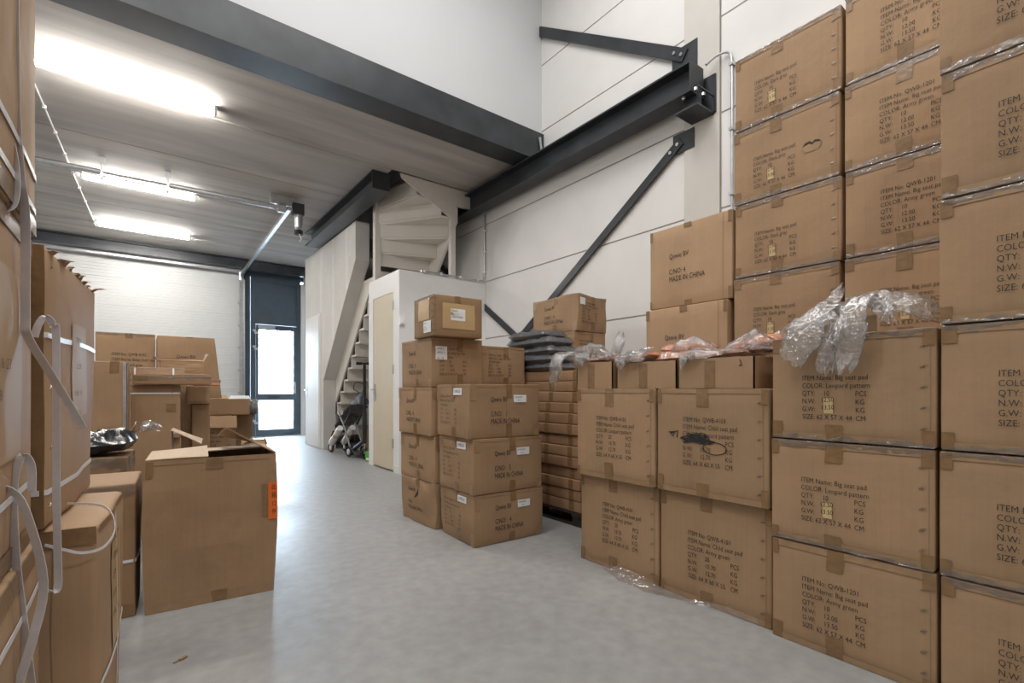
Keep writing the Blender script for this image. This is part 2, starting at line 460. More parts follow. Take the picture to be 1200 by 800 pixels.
# diagonal flat braces on the right wall
def brace(label, p0, p1, w, plate=None):
    p0, p1 = V(p0), V(p1)
    e = empty('steel_brace', p0); tag(e, label, 'brace')
    d = p1 - p0; n = d.normalized(); side = n.cross(V((1, 0, 0)))
    MB().ribbon([V((0, 0, 0)), d * 0.5, d], w, side, 0.014).build('flat_bar', 'steel_dark', e)
    if plate:
        y0, y1, z0, z1 = plate
        g = MB().box(0.008, 0.02, y0 - p0.y, y1 - p0.y, z0 - p0.z, z1 - p0.z).build('gusset_plate', 'steel_dark', e)
        for k in (0.04, 0.13):
            q = n * k
            MB().tube([q + V((-0.018, 0, 0)), q + V((0.004, 0, 0))], 0.017, 6).build('bolt', 'steel_bolt', e)
brace('dark steel brace slanting down left below the wall beam', (3.965, 2.60, 3.39), (3.965, 5.80, 1.235), 0.085, (2.47, 2.69, 3.29, 3.47))
brace('dark steel brace rising left above the wall beam', (3.965, 2.56, 4.16), (3.965, 4.62, 5.59), 0.11, (2.44, 2.70, 3.93, 4.26))
brace('dark steel brace partly hidden behind the tall carton stack and white room', (3.988, 7.4, 3.32), (3.988, 4.2, 1.20), 0.085)

# beam beside the stair
sb = empty('steel_beam', (2.51, 6.10, 3.722))
tag(sb, 'short dark steel beam above the plaster stair wall', 'beam')
MB().prism(i_profile(0.24, 0.236, 0.018, 0.012), 'y', 0.012, 3.25).build('profile', 'steel_dark', sb)
MB().box(-0.12, 0.12, 0.0, 0.012, 0, 0.236).build('end_plate', 'steel_dark', sb)

# stair wall of plasterboard with a slanted near end, closet door in it
PX = 2.65
sw = empty('wall_stair'); structure(sw, 'unpainted plasterboard wall beside the stair')
poly = [(10.35, 0), (10.35, 3.72), (7.45, 3.72), (7.45, 3.12), (9.12, 1.27), (9.12, 0)]
MB().prism(poly, 'x', PX, PX + 0.22).build('plasterboard', 'plaster', sw)
for y in (9.25, 8.55, 7.85):      # filled joints between the boards
    MB().box(PX - 0.002, PX, y - 0.07, y + 0.07, 2.52 if y > 9 else (1.95 if y > 8 else 2.72), 3.715).build('filler_strip', 'filler', sw)
random.seed(3)
for y in (9.7, 9.0, 8.7, 8.2, 7.7):
    for z in (2.75, 3.25):
        if 7.45 + (3.12 - z) * 0.9 < y - 0.1:
            MB().box(PX - 0.0015, PX, y - 0.03, y + 0.03, z - 0.025, z + 0.025).build('filler_spot', 'filler', sw)
structure(MB().box(PX + 0.22, RW, 10.25, 10.35, 0, 3.95).build('wall_stair_end', 'plaster'))  # unseen end wall of the stair hall, added to block door daylight
d3 = empty('door_3', (PX, 9.75, 0)); structure(d3, 'narrow white closet door in the stair wall')
MB().box(-0.018, 0.0, -0.49, 0.48, 0, 2.50).build('door_frame', 'paint_white', d3)
MB().box(-0.030, -0.018, -0.44, 0.43, 0.015, 2.45).build('door_leaf', 'paint_white', d3)
MB().box(-0.036, -0.030, 0.33, 0.37, 0.95, 1.15).tube([(-0.036, 0.35, 1.08), (-0.08, 0.35, 1.08), (-0.08, 0.24, 1.08)], 0.01).build('handle', 'alu', d3)

# winder staircase
st = empty('staircase', (0, 0, 0)); tag(st, 'cream painted winder staircase rising behind the small white room', 'staircase')
rise = 0.207
fl0 = 2.93                       # top of the straight flight
for i in range(13):
    z1 = fl0 - i * rise; y0 = 7.20 + i * 0.192
    MB().box(2.90, 3.62, y0, y0 + 0.02, z1 - rise, z1).build('riser', 'paint_stair', st)
    MB().box(2.90, 3.62, y0 - 0.02, y0 + 0.235, z1 - rise - 0.03, z1 - rise).build('tread', 'paint_stair', st)
slope = rise / 0.192
def sy(z): return 7.20 + (fl0 - z) / slope
for x0 in (2.872, 3.62):
    MB().prism([(sy(2.85), 2.85), (sy(2.85) + 0.42, 2.85), (sy(0.0) + 0.42, 0.0), (sy(0.42), 0.0), (sy(0.42), 0.42)][:5], 'x', x0, x0 + 0.03).build('stringer', 'paint_stair', st)
Nw = V((2.78, 6.90))
fan = [((3.60, 6.84), 2.93), ((3.60, 6.60), 3.137), ((3.60, 6.24), 3.344), ((3.36, 6.02), 3.551), ((2.98, 6.02), 3.758)]
for i, ((ex, ey), zb) in enumerate(fan):
    e = V((ex, ey)); d = (e - Nw).normalized(); n = V((-d.y, d.x)) * 0.012
    b = MB()
    pts = [Nw - n, e - n, e + n, Nw + n]
    b.prism([(q.x, q.y) for q in pts], 'z', zb, zb + rise)
    b.build('riser', 'paint_stair', st)
    if i < len(fan) - 1:
        e2 = V(fan[i + 1][0])
        pl = [Nw, e, V((3.6, 6.02)), e2] if (i == 2) else [Nw, e, e2]
        MB().prism([(q.x, q.y) for q in pl][::-1], 'z', zb + rise - 0.03, zb + rise).build('tread', 'paint_stair', st)
MB().box(2.73, 2.815, 6.86, 6.945, 2.30, 3.96).build('newel_post', 'paint_stair', st)
MB().box(3.50, 3.575, 5.985, 6.06, 2.65, 3.95).build('post', 'paint_stair', st)
# panels closing the winder: towards the camera and along the wall side
MB().prism([(2.72, 3.955), (2.75, 3.90), (3.545, 3.50), (3.575, 3.50), (3.575, 3.955)], 'y', 5.975, 6.0).build('stringer_panel', 'paint_stair', st)
MB().prism([(6.02, 3.50), (6.02, 3.955), (7.30, 3.25), (7.30, 2.75), (6.70, 2.75)], 'x', 3.60, 3.63).build('wall_stringer', 'paint_stair', st)
MB().box(3.575, 3.86, 5.975, 6.02, 3.72, 3.955).build('head_board', 'paint_stair', st)
MB().box(2.735, 2.80, 6.87, 6.94, 0.0, 2.30).build('newel_foot', 'paint_stair', st)

# small white room with a beige door
rm = empty('wall_room'); structure(rm, 'small white boxed-in room under the stair')
MB().box(PX, PX + 0.10, 5.85, 5.99, 0, 2.65).build('wall_end', 'paint_white', rm)
MB().box(PX, PX + 0.10, 6.78, 6.90, 0, 2.65).build('wall_end', 'paint_white', rm)
MB().box(PX, PX + 0.10, 5.99, 6.78, 2.42, 2.65).build('wall_head', 'paint_white', rm)
MB().box(PX + 0.10, RW - 0.001, 5.85, 5.95, 0, 2.65).build('wall_front', 'paint_white', rm)
MB().box(PX + 0.10, RW - 0.001, 5.95, 6.90, 2.55, 2.64).build('wall_roof', 'paint_white', rm)
MB().box(PX + 0.10, 3.6, 6.80, 6.90, 0, 2.55).build('wall_rear', 'paint_white', rm)
structure(MB().box(PX - 0.012, PX, 5.86, 5.985, 0, 0.10).build('baseboard_room', 'paint_white'))
d4 = empty('door_4', (PX, 6.385, 0)); structure(d4, 'beige door of the small white room')
MB().box(0.0, 0.10, -0.395, -0.35, 0.0, 2.42).box(0.0, 0.10, 0.35, 0.395, 0, 2.42).box(0.0, 0.10, -0.35, 0.35, 2.385, 2.42).build('door_frame', 'paint_white', d4)
MB().box(0.006, 0.05, -0.348, 0.348, 0.02, 2.383).build('door_leaf', 'door_beige', d4)
h4 = MB().box(-0.004, 0.006, 0.275, 0.315, 0.93, 1.17).build('lock_plate', 'alu', d4)
MB().tube([(-0.004, 0.295, 1.09), (-0.05, 0.295, 1.09), (-0.055, 0.17, 1.09)], 0.011).build('handle', 'alu', h4)
for z in (0.32, 1.30, 2.15):
    MB().box(-0.012, 0.006, -0.362, -0.34, z, z + 0.12).build('hinge', 'alu', d4)

sx = empty('light_switch', (PX + 0.03, 5.85, 1.98)); tag(sx, 'small white sensor on the corner of the white room', 'sensor')
MB().box(-0.03, 0.03, -0.035, 0.0, -0.05, 0.05).build('housing', 'paint_white', sx)
MB().tube([(0, -0.035, -0.02), (0, -0.05, -0.02)], 0.018, 10).build('lens', 'label_white', sx)
so = empty('wall_socket', (2.83, 5.85, 1.0)); tag(so, 'small grey socket on the white room beside the cartons', 'socket')
MB().box(-0.035, 0.035, -0.03, 0, -0.035, 0.035).build('housing', 'steel_galv', so)
MB().box(-0.015, 0.015, -0.034, -0.03, -0.015, 0.015).build('socket_face', 'rubber', so)
tk = empty('cable_trunking', (2.83, 5.85, 1.04)); tag(tk, 'thin white cable trunking on the white room wall', 'trunking')
MB().box(-0.012, 0.012, -0.015, 0, 0, 0.5).build('trunking_body', 'paint_white', tk)
MB().box(-0.014, 0.014, -0.017, 0, 0.5, 0.515).build('end_cap', 'paint_white', tk)

# conduits
cd = empty('conduit_pipe', (0, 0, 0)); tag(cd, 'grey conduit along the top of the white room and up the wall corner', 'conduit')
MB().tube(smooth_pts([(2.95, 5.83, 2.665), (3.4, 5.83, 2.665), (3.88, 5.83, 2.665), (3.97, 5.84, 2.70), (3.975, 5.84, 2.85), (3.975, 5.84, 3.3), (3.975, 5.84, 3.64)], 5), 0.012).build('pipe', 'steel_galv', cd)
for q in ((3.0, 5.83, 2.665), (3.25, 5.83, 2.665), (3.55, 5.83, 2.665), (3.85, 5.83, 2.665)):
    MB().box(q[0] - .012, q[0] + .012, q[1] - .02, q[1] + .02, q[2] - .015, q[2] + .018).build('saddle_clip', 'label_white', cd)
for z in (2.8, 3.1, 3.4):
    MB().box(3.955, 4.0, 5.82, 5.86, z - .012, z + .012).build('saddle_clip', 'label_white', cd)
cd2 = empty('conduit_pipe', (0, 0, 0)); tag(cd2, 'grey conduit bending off the wall beam down behind the cartons', 'conduit')
MB().tube(smooth_pts([(3.88, 2.30, 3.90), (3.93, 2.24, 3.96), (3.97, 2.16, 3.97), (3.975, 2.125, 3.90), (3.975, 2.12, 3.6), (3.975, 2.12, 2.9), (3.975, 2.12, 1.4)], 5), 0.011).build('pipe', 'steel_galv', cd2)
for z in (3.85, 3.3, 2.75):
    MB().box(3.955, 4.0, 2.10, 2.14, z - .012, z + .012).build('saddle_clip', 'steel_galv', cd2)
hk = empty('beam_clamp', (3.94, 4.53, 4.0)); tag(hk, 'small grey clamp on the wall where edge beam meets wall beam', 'clamp')
MB().box(-0.02, 0.045, -0.02, 0.02, -0.09, 0.03).build('clamp_foot', 'steel_galv', hk)
MB().tube([(0, 0, 0.02), (-0.02, 0, 0.12), (-0.035, 0, 0.2)], [0.018, 0.014, 0.018]).build('clamp_arm', 'steel_galv', hk)
MB().box(-0.03, -0.02, -0.022, 0.0, -0.06, 0.02).build('clamp_tag', 'sticker_yellow', hk)

cdc = empty('conduit_pipe', (0, 0, 0)); tag(cdc, 'thin pale conduit running along the concrete ceiling past the lamps', 'conduit')
MB().tube([(-0.80, 6.0, 3.945), (-0.72, 8.3, 3.945), (-0.62, 11.1, 3.945)], 0.009).build('pipe', 'strap_white', cdc)
for k in range(9):
    t = k / 8; y = 6.15 + t * 4.8; x = -0.80 + (y - 6.0) / 5.1 * 0.18
    MB().box(x - .016, x + .016, y - .012, y + .012, 3.93, SLAB).build('saddle_clip', 'label_white', cdc)

# LED battens on the ceiling
def batten(label, y, x0, x1):
    e = empty('led_batten', ((x0 + x1) / 2, y, SLAB)); tag(e, label, 'lamp', 'LED battens under the mezzanine')
    a = (x1 - x0) / 2
    MB().box(-a, a, -0.028, 0.028, -0.03, 0).build('housing', 'paint_white', e)
    pr = [(-0.030, -0.030), (-0.042, -0.040), (-0.042, -0.065), (-0.026, -0.082), (0.026, -0.082), (0.042, -0.065), (0.042, -0.040), (0.030, -0.030)]
    MB().prism(pr, 'x', -a + 0.012, a - 0.012).build('diffuser', 'led', e)
    for s in (-1, 1):
        MB().box(s * a - 0.012, s * a + 0.012, -0.044, 0.044, -0.084, 0).build('end_cap', 'paint_white', e)
batten('lit LED batten nearest the mezzanine edge beam', 5.74, -0.73, 0.60)
batten('lit LED batten behind the overhead door shaft', 8.50, -0.62, 0.64)
batten('lit LED batten closest to the overhead door', 10.78, -0.58, 0.72)

# overhead door hardware: shaft with springs, motor, tracks
sh = empty('door_shaft', (0, 7.75, 3.78)); tag(sh, 'horizontal galvanised spring shaft of the overhead door below the ceiling', 'shaft')
MB().tube([(-1.6, 0.14, 0), (1.72, -0.0, 0)], 0.016).build('shaft_rod', 'steel_galv', sh)
MB().tube([(-1.6, 0.14, -0.0), (-0.40, 0.09, 0)], 0.034, 12).build('spring', 'steel_galv', sh)
MB().tube([(0.30, 0.06, 0), (1.55, 0.01, 0)], 0.034, 12).build('spring', 'steel_galv', sh)
for x in (-0.38, 0.28):
    MB().box(x - .012, x + .012, 0.01, 0.13, -0.09, 0.10).box(x - .03, x + .03, 0.05, 0.10, 0.10, 0.18).build('bearing_bracket', 'steel_galv', sh)
MB().tube([(-1.6, 0.10, -0.06), (1.7, -0.04, -0.06)], 0.007).build('cable', 'steel_galv', sh)
MB().tube([(1.60, 0.0, 0), (1.70, 0.0, 0)], 0.075, 14).build('cable_drum', 'alu', sh)
MB().box(1.50, 1.86, -0.02, 0.02, 0.04, 0.18).build('end_bracket', 'steel_galv', sh)
mo = empty('door_motor', (1.88, 7.72, 3.78)); tag(mo, 'black and grey door motor hanging at the end of the shaft', 'motor')
MB().box(-0.09, 0.07, -0.06, 0.06, -0.07, 0.09).build('gearbox', 'rubber', mo)
MB().tube([(0, 0, -0.07), (0, 0, -0.12), (0, 0, -0.26), (0, 0, -0.30)], [0.055, 0.06, 0.055, 0.035], 14).build('motor_body', 'alu', mo)
MB().tube([(0, 0, -0.30), (0, 0, -0.36)], 0.06, 14).build('fan_cover', 'rubber', mo)
MB().tube(smooth_pts([(0.0, -0.03, -0.36), (0.03, -0.03, -0.43), (0.0, -0.03, -0.47)], 5), 0.008, 6).build('pull_cord', 'strap_white', mo)
MB().tube([(-0.16, 0, 0.0), (-0.09, 0, 0.0)], 0.03, 10).build('coupling', 'alu', mo)
tr_ = empty('door_track', (1.80, 12.30, 0)); tag(tr_, 'galvanised door track rising from the floor then sloping to the shaft', 'track')
MB().box(-0.05, 0.05, -0.02, 0.02, 0.0, 3.55).box(0.035, 0.05, -0.09, -0.02, 0.0, 3.55).build('vertical_rail', 'steel_galv', tr_)
MB().ribbon(smooth_pts([(0.0, -0.03, 3.50), (0.0, -0.08, 3.62), (0.0, -0.3, 3.70), (0.0, -4.45, 3.86)], 5), 0.055, (0, 0, 1), 0.05).build('sloping_rail', 'steel_galv', tr_)
for z in (0.5, 1.0, 1.5, 2.0, 2.5, 3.0):
    MB().box(-0.07, -0.03, -0.10, -0.02, z, z + 0.05).tube([(-0.09, -0.06, z + .025), (-0.03, -0.06, z + .025)], 0.02, 8).build('roller_bracket', 'alu', tr_)
# ------------------------------------------------------------------ cartons
FACES = 'FRBLT'
class Carton:
    def __init__(s, label, W, D, H, loc, rot=0.0, mat='card', bulge=0.005, rough=0.003, seed=1, group=None, warp=None, name='carton', r=0.008, open_top=False):
        s.W, s.D, s.H, s.bulge, s.rough, s.seed, s.warp, s.r = W, D, H, bulge, rough, seed, warp, r
        s.root = empty(name, loc, rot)
        tag(s.root, label, 'box', group)
        s.mat = mat
        if not open_top: s.body()
    def dims(s, f):
        return {'F': (s.W, s.H), 'B': (s.W, s.H), 'L': (s.D, s.H), 'R': (s.D, s.H), 'T': (s.W, s.D), 'U': (s.W, s.D)}[f]
    def disp(s, f, a, b):
        w, h = s.dims(f)
        u = max(-1, min(1, 2 * a / w - 1)); v = max(-1, min(1, 2 * b / h - 1))
        win = (1 - u ** 4) * (1 - v ** 4)
        bl = s.bulge * (0.3 if f in 'TU' else 1.0) if f != 'U' else 0
        q = V((u * 1.7 + s.seed * 7.3, v * 1.7 + ord(f) * 3.1, s.seed * 1.9))
        nz = noise.noise(q) + 0.45 * noise.noise(q * 2.7)
        if f == 'U': return 0.0
        return bl * (1 - u * u) * (1 - v * v) + s.rough * nz * win
    def pt(s, f, a, b, off=0.0):
        d = s.disp(f, a, b) + off
        W, D = s.W, s.D
        if f == 'F': p_ = V((-W / 2 + a, -D / 2 - d, b))
        elif f == 'R': p_ = V((W / 2 + d, -D / 2 + a, b))
        elif f == 'B': p_ = V((W / 2 - a, D / 2 + d, b))
        elif f == 'L': p_ = V((-W / 2 - d, D / 2 - a, b))
        elif f == 'T': p_ = V((-W / 2 + a, -D / 2 + b, s.H + d))
        else: p_ = V((-W / 2 + a, D / 2 - b, 0 - d))
        return s.warp(p_) if s.warp else p_
    def body(s):
        W, D, H, r = s.W, s.D, s.H, s.r
        def axis(S):
            n = 7
            return [0, r * 0.35, r] + [r + (S - 2 * r) * k / n for k in range(1, n)] + [S - r, S - r * 0.35, S]
        X_, Y_, Z_ = axis(W), axis(D), axis(H)
        n = len(X_); idx = {}; vs_ = []
        for i in range(n):
            for j in range(n):
                for k in range(n):
                    if i in (0, n - 1) or j in (0, n - 1) or k in (0, n - 1):
                        p_ = V((X_[i], Y_[j], Z_[k]))
                        q = V((min(max(p_.x, r), W - r), min(max(p_.y, r), D - r), min(max(p_.z, r), H - r)))
                        dl = p_ - q
                        if dl.length > 1e-9: p_ = q + dl.normalized() * r
                        inn = [i in (0, n - 1), j in (0, n - 1), k in (0, n - 1)]
                        if sum(inn) == 1:
                            a, bb, c = X_[i], Y_[j], Z_[k]
                            if j == 0: p_.y -= s.disp('F', a, c)
                            elif j == n - 1: p_.y += s.disp('B', W - a, c)
                            elif i == 0: p_.x -= s.disp('L', D - bb, c)
                            elif i == n - 1: p_.x += s.disp('R', bb, c)
                            elif k == n - 1: p_.z += s.disp('T', a, bb)
                        p_ = V((p_.x - W / 2, p_.y - D / 2, p_.z))
                        if s.warp: p_ = s.warp(p_)
                        idx[i, j, k] = len(vs_); vs_.append(p_)
        fs = []
        for a in range(n - 1):
            for b_ in range(n - 1):
                fs += [(idx[a, 0, b_], idx[a + 1, 0, b_], idx[a + 1, 0, b_ + 1], idx[a, 0, b_ + 1]),
                       (idx[a, n - 1, b_], idx[a, n - 1, b_ + 1], idx[a + 1, n - 1, b_ + 1], idx[a + 1, n - 1, b_]),
                       (idx[0, a, b_], idx[0, a, b_ + 1], idx[0, a + 1, b_ + 1], idx[0, a + 1, b_]),
                       (idx[n - 1, a, b_], idx[n - 1, a + 1, b_], idx[n - 1, a + 1, b_ + 1], idx[n - 1, a, b_ + 1]),
                       (idx[a, b_, n - 1], idx[a + 1, b_, n - 1], idx[a + 1, b_ + 1, n - 1], idx[a, b_ + 1, n - 1]),
                       (idx[a, b_, 0], idx[a, b_ + 1, 0], idx[a + 1, b_ + 1, 0], idx[a + 1, b_, 0])]
        mesh('body', vs_, fs, s.mat, s.root, True)
    def patch(s, name, f, a0, b0, a1, b1, mat, off=0.0010, nu=6, nv=6, skew=0.0):
        vs_ = []; off += 0.0014
        for j in range(nv + 1):
            for i in range(nu + 1):
                t = i / nu; w = j / nv
                vs_.append(s.pt(f, a0 + (a1 - a0) * t + skew * w, b0 + (b1 - b0) * w, off))
        fs = [(j * (nu + 1) + i, j * (nu + 1) + i + 1, (j + 1) * (nu + 1) + i + 1, (j + 1) * (nu + 1) + i) for j in range(nv) for i in range(nu)]
        return mesh(name, vs_, fs, mat, s.root, True)
    def tape_tab(s, f, a, w=0.06, drop=0.075, up=True, mat='tape'):
        """centre tape: a tab on the face that wraps over the edge onto the top"""
        h = s.dims(f)[1]
        random.seed(s.seed * 31 + int(a * 999) + (7 if up else 3))
        dd = drop * random.uniform(0.75, 1.25); sk = random.uniform(-.004, .004)
        if up: s.patch('tape', f, a - w / 2, h - dd, a + w / 2, h - 0.001, mat, 0.0012, 3, 4, sk)
        else: s.patch('tape', f, a - w / 2, 0.001, a + w / 2, dd, mat, 0.0012, 3, 4, sk)
    def tape_band(s, f, up=True, wd=0.028, mat='tape_pale', a0=0.0, a1=1.0):
        w, h = s.dims(f)
        if up: s.patch('tape', f, w * a0 + 0.004, h - wd, w * a1 - 0.004, h - 0.002, mat, 0.0010, 10, 2)
        else: s.patch('tape', f, w * a0 + 0.004, 0.002, w * a1 - 0.004, wd, mat, 0.0010, 10, 2)
    def top_tape(s, w=0.06, along='D'):
        if along == 'D': s.patch('tape', 'T', s.W / 2 - w / 2, 0.002, s.W / 2 + w / 2, s.D - 0.002, 'tape', 0.0012, 3, 8)
        else: s.patch('tape', 'T', 0.002, s.D / 2 - w / 2, s.W - 0.002, s.D / 2 + w / 2, 'tape', 0.0012, 8, 3)
    def corner_tabs(s, f, w=0.035, hh=0.06, mat='tape'):
        W, H = s.dims(f)
        random.seed(s.seed * 17 + 5)
        for (a, b_) in ((0.003, 0.003), (W - w - 0.003, 0.003), (0.003, H - hh - 0.003), (W - w - 0.003, H - hh - 0.003)):
            k = random.uniform(0.7, 1.2)
            s.patch('tape', f, a, b_, a + w * k if a < W / 2 else a + w, b_ + hh * k if b_ < H / 2 else b_ + hh, mat, 0.0014, 3, 3)
    def staples(s, f, a, b0, b1, n, L=0.011, double=True):
        b = MB()
        for k in range(n):
            z = b0 + (b1 - b0) * k / max(1, n - 1)
            for dx in ((-0.004, 0.004) if double else (0,)):
                p0 = s.pt(f, a + dx - L / 2, z - L / 2, 0.001); p1 = s.pt(f, a + dx + L / 2, z + L / 2, 0.001); pm = s.pt(f, a + dx, z, 0.0035)
                b.tube([p0, pm, p1], 0.0012, 4)
        b.build('staples', 'staple_metal', s.root)['kind'] = 'stuff'
    def seam(s, f, a, mat='card_dark'):
        h = s.dims(f)[1]
        s.patch('glue_seam', f, a, 0.004, a + 0.003, h - 0.004, mat, 0.0009, 1, 10)
    def text(s, f, items, a, b_, cap, mat='ink', name='print', cx=0.80, slant=0.0, off=0.0018, parent=None):
        """items = [(dx, line, string)] laid out from the top-left point (a, b_) of the face; cap = capital height"""
        vs_, fs = [], []; off += 0.0022
        sc = cap / 0.69
        for dx, ly, st_ in items:
            gv, gf = text_geom(st_); n = len(vs_)
            for x, y in gv:
                px_ = x * sc * cx
                vs_.append(s.pt(f, a + dx + px_, b_ - ly - cap + y * sc + slant * (dx + px_), off))
            fs += [tuple(i + n for i in q) for q in gf]
        return mesh(name, vs_, fs, mat, parent or s.root)
    def film_edge(s, f, up=True, wd=0.03, seed=0, frac=(0.0, 1.0), mat='film'):
        """crumpled clear wrap along an edge of the face"""
        W, H = s.dims(f); n = 46; m = 4
        vs_ = []
        for i in range(n + 1):
            t = frac[0] + (frac[1] - frac[0]) * i / n; a = 0.004 + (W - 0.008) * t
            q0 = noise.noise(V((t * 9 + seed, s.seed * 3.3, 1.1)))
            w = wd * (1 + 0.8 * q0)
            for j in range(m + 1):
                k = j / m
                bb = (H - w * (1 - k)) if up else (w * k)
                lift = 0.002 + 0.007 * max(0, noise.noise(V((t * 26 + seed, k * 3, s.seed * 2.2))) + 0.25) * (0.3 + (k if up else 1 - k))
                vs_.append(s.pt(f, a, bb, lift))
        fs = [(i * (m + 1) + j, (i + 1) * (m + 1) + j, (i + 1) * (m + 1) + j + 1, i * (m + 1) + j + 1) for i in range(n) for j in range(m)]
        return mesh('clear_wrap', vs_, fs, mat, s.root, True)
    def strap(s, horiz_z=None, vert=None, w=0.012, mat='strap_white', faces='FRBL'):
        pts = []
        if horiz_z is not None:
            for f in faces:
                W = s.dims(f)[0]
                for t in (0.02, 0.25, 0.5, 0.75, 0.98):
                    pts.append(s.pt(f, W * t, horiz_z, 0.0025))
            if faces == 'FRBL': pts.append(pts[0])
            MB().ribbon(pts, w, (0, 0, 1), 0.001).build('strap', mat, s.root)
        if vert is not None:
            f, a = vert
            H = s.dims(f)[1]
            pts = [s.pt(f, a, H * t, 0.0025) for t in (0.01, 0.25, 0.5, 0.75, 0.99)]
            wd = (1, 0, 0) if f in 'FB' else (0, 1, 0)
            MB().ribbon(pts, w, wd, 0.001).build('strap', mat, s.root)

def item_lines(no, nm, color, qty, nw, gw, size, ls, k=1.0):
    """the packing list printed on a carton; k scales the column offsets"""
    out = []; y = 0
    if no: out.append((0, y, 'ITEM No: ' + no)); y += ls
    out.append((0, y, 'ITEM Name: ' + nm)); y += ls
    out.append((0, y, 'COLOR: ' + color)); y += ls
    for a, q, u in (('QTY:', qty, 'PCS'), ('N.W:', nw, 'KG'), ('G.W:', gw, 'KG')):
        out.append((0, y, a))
        if q: out.append((0.095 * k, y, q))
        out.append((0.225 * k, y, u)); y += ls
    out.append((0, y, 'SIZE: ' + size)); out.append((0.225 * k, y, 'CM'))
    return out

ITEMS_BIG = lambda color: item_lines('QWB-1201', 'Big seat pad', color, '10', '12.00', '13.50', '62 X 57 X 44', 0.0325, 0.86)
def big_pad(label, loc, rot, seed, color, kind, group, film_on=True, tb=0.30, ta=0.125, cap=0.020):
    c = Carton(label, 0.562, 0.61, 0.434, loc, rot, 'card', 0.006, 0.005, seed, group)
    c.tape_tab('F', 0.245, 0.062, 0.08, True); c.tape_tab('F', 0.245, 0.062, 0.07, False)
    c.tape_band('F', True); c.tape_band('F', False); c.corner_tabs('F')
    c.seam('F', 0.545); c.staples('F', 0.527, 0.07, 0.37, 5)
    if kind == 'printed':
        c.text('F', ITEMS_BIG(color), ta, tb, cap)
    else:                       # weights corrected by hand on a yellow sticker
        li = item_lines(None, 'Big seat pad', color, '10', '', '', '62 X 57 X 44', 0.0325, 0.86)
        c.text('F', li, ta, tb - 0.02, cap)
        y = tb - 0.02 - 0.0325 * 3
        stk = c.patch('sticker', 'F', ta + 0.082, y - 0.060, ta + 0.116, y + 0.003, 'sticker_yellow', 0.0016)
        c.text('F', [(0.072, 0.0, '12.50'), (0.072, 0.031, '13.50')], ta, y, 0.018, 'ink', 'handwriting', 0.85, 0.06, 0.003, stk)
    if film_on:
        c.film_edge('F', True, 0.022, seed); c.film_edge('F', False, 0.018, seed + 9)
    return c

XF = 2.24 + 0.305          # centre of the front row
XB = 2.86 + 0.305          # centre of the back row
G_FRONT = 'cartons of the front row against the right wall'
G_BACK = 'cartons of the back row against the right wall'
G_HID = 'cartons hidden behind the front row'
HID = 'plain brown carton wholly hidden behind the front row of cartons'
# column C: three high, right of the stack of child seat pads
yc = 0.7265
big_pad('floor carton printed Army green, right of the tall lower cartons', (XF, yc, 0), -90, 1, 'Army green', 'printed', G_FRONT, False)
big_pad('Leopard pattern carton in the middle of its three-high column, hand-corrected weights', (XF, yc + 0.004, 0.44), -90, 2, 'Leopard pattern', 'sticker', G_FRONT)
cC3 = big_pad('Leopard pattern carton under the draped clear plastic liner', (XF, yc, 0.88), -90, 3, 'Leopard pattern', 'sticker', G_FRONT, tb=0.29)
# column D: rightmost, six high
dn = ['rightmost carton on the floor, cut by the right picture edge',
      'rightmost carton, second from the floor, cut by the right picture edge',
      'rightmost carton, third from the floor, beside the plastic-draped carton',
      'rightmost carton, fourth from the floor, just above the clear plastic liner level',
      'rightmost carton, fifth from the floor, cut by the right picture edge',
      'topmost rightmost carton in the upper right corner of the picture']
for i in range(6):
    big_pad(dn[i], (XF, 0.153 + (0.004 if i % 2 else 0), 0.44 * i), -90, 10 + i, 'Dark grey', 'sticker', G_FRONT, tb=0.295, ta=0.145, cap=0.021)
# back row: column E1 (dark grey) and E2 (army green)
for i in range(7):
    vis = {3: 'Dark grey carton of the back row behind the open orange trays, lowest one showing',
           4: 'Dark grey carton with a dent left of its print, right of the plain tall carton',
           5: 'Dark grey carton with a torn hole right of its print, second from the top',
           6: 'topmost Dark grey carton of the back row beside the wall conduit'}.get(i)
    if vis:
        c = big_pad(vis, (XB, 1.2265 + (0.005 if i % 2 else -0.003), 0.44 * i), -90, 30 + i, 'Dark grey', 'sticker', G_BACK, tb=0.27, ta=0.12, cap=0.0195)
        if i == 5:
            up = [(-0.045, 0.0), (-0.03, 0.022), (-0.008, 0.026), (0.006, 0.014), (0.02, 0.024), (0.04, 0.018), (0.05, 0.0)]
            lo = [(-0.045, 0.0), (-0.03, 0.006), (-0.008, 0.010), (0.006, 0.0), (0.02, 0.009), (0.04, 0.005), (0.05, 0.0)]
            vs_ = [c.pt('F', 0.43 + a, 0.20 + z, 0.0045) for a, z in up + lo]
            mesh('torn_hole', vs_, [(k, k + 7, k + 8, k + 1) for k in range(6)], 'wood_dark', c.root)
            vs_ = [c.pt('F', 0.43 + a, 0.20 + z, 0.006) for a, z in lo] + [c.pt('F', 0.43 + a * 0.7, 0.20 - 0.03, 0.0015) for a, z in lo]
            mesh('bent_board', vs_, [(k, k + 7, k + 8, k + 1) for k in range(6)], 'card_pale', c.root, True)
    else:
        Carton(HID, 0.562, 0.61, 0.434, (XB + 0.02, 1.2265, 0.44 * i), -90, 'card', seed=30 + i, group=G_HID)
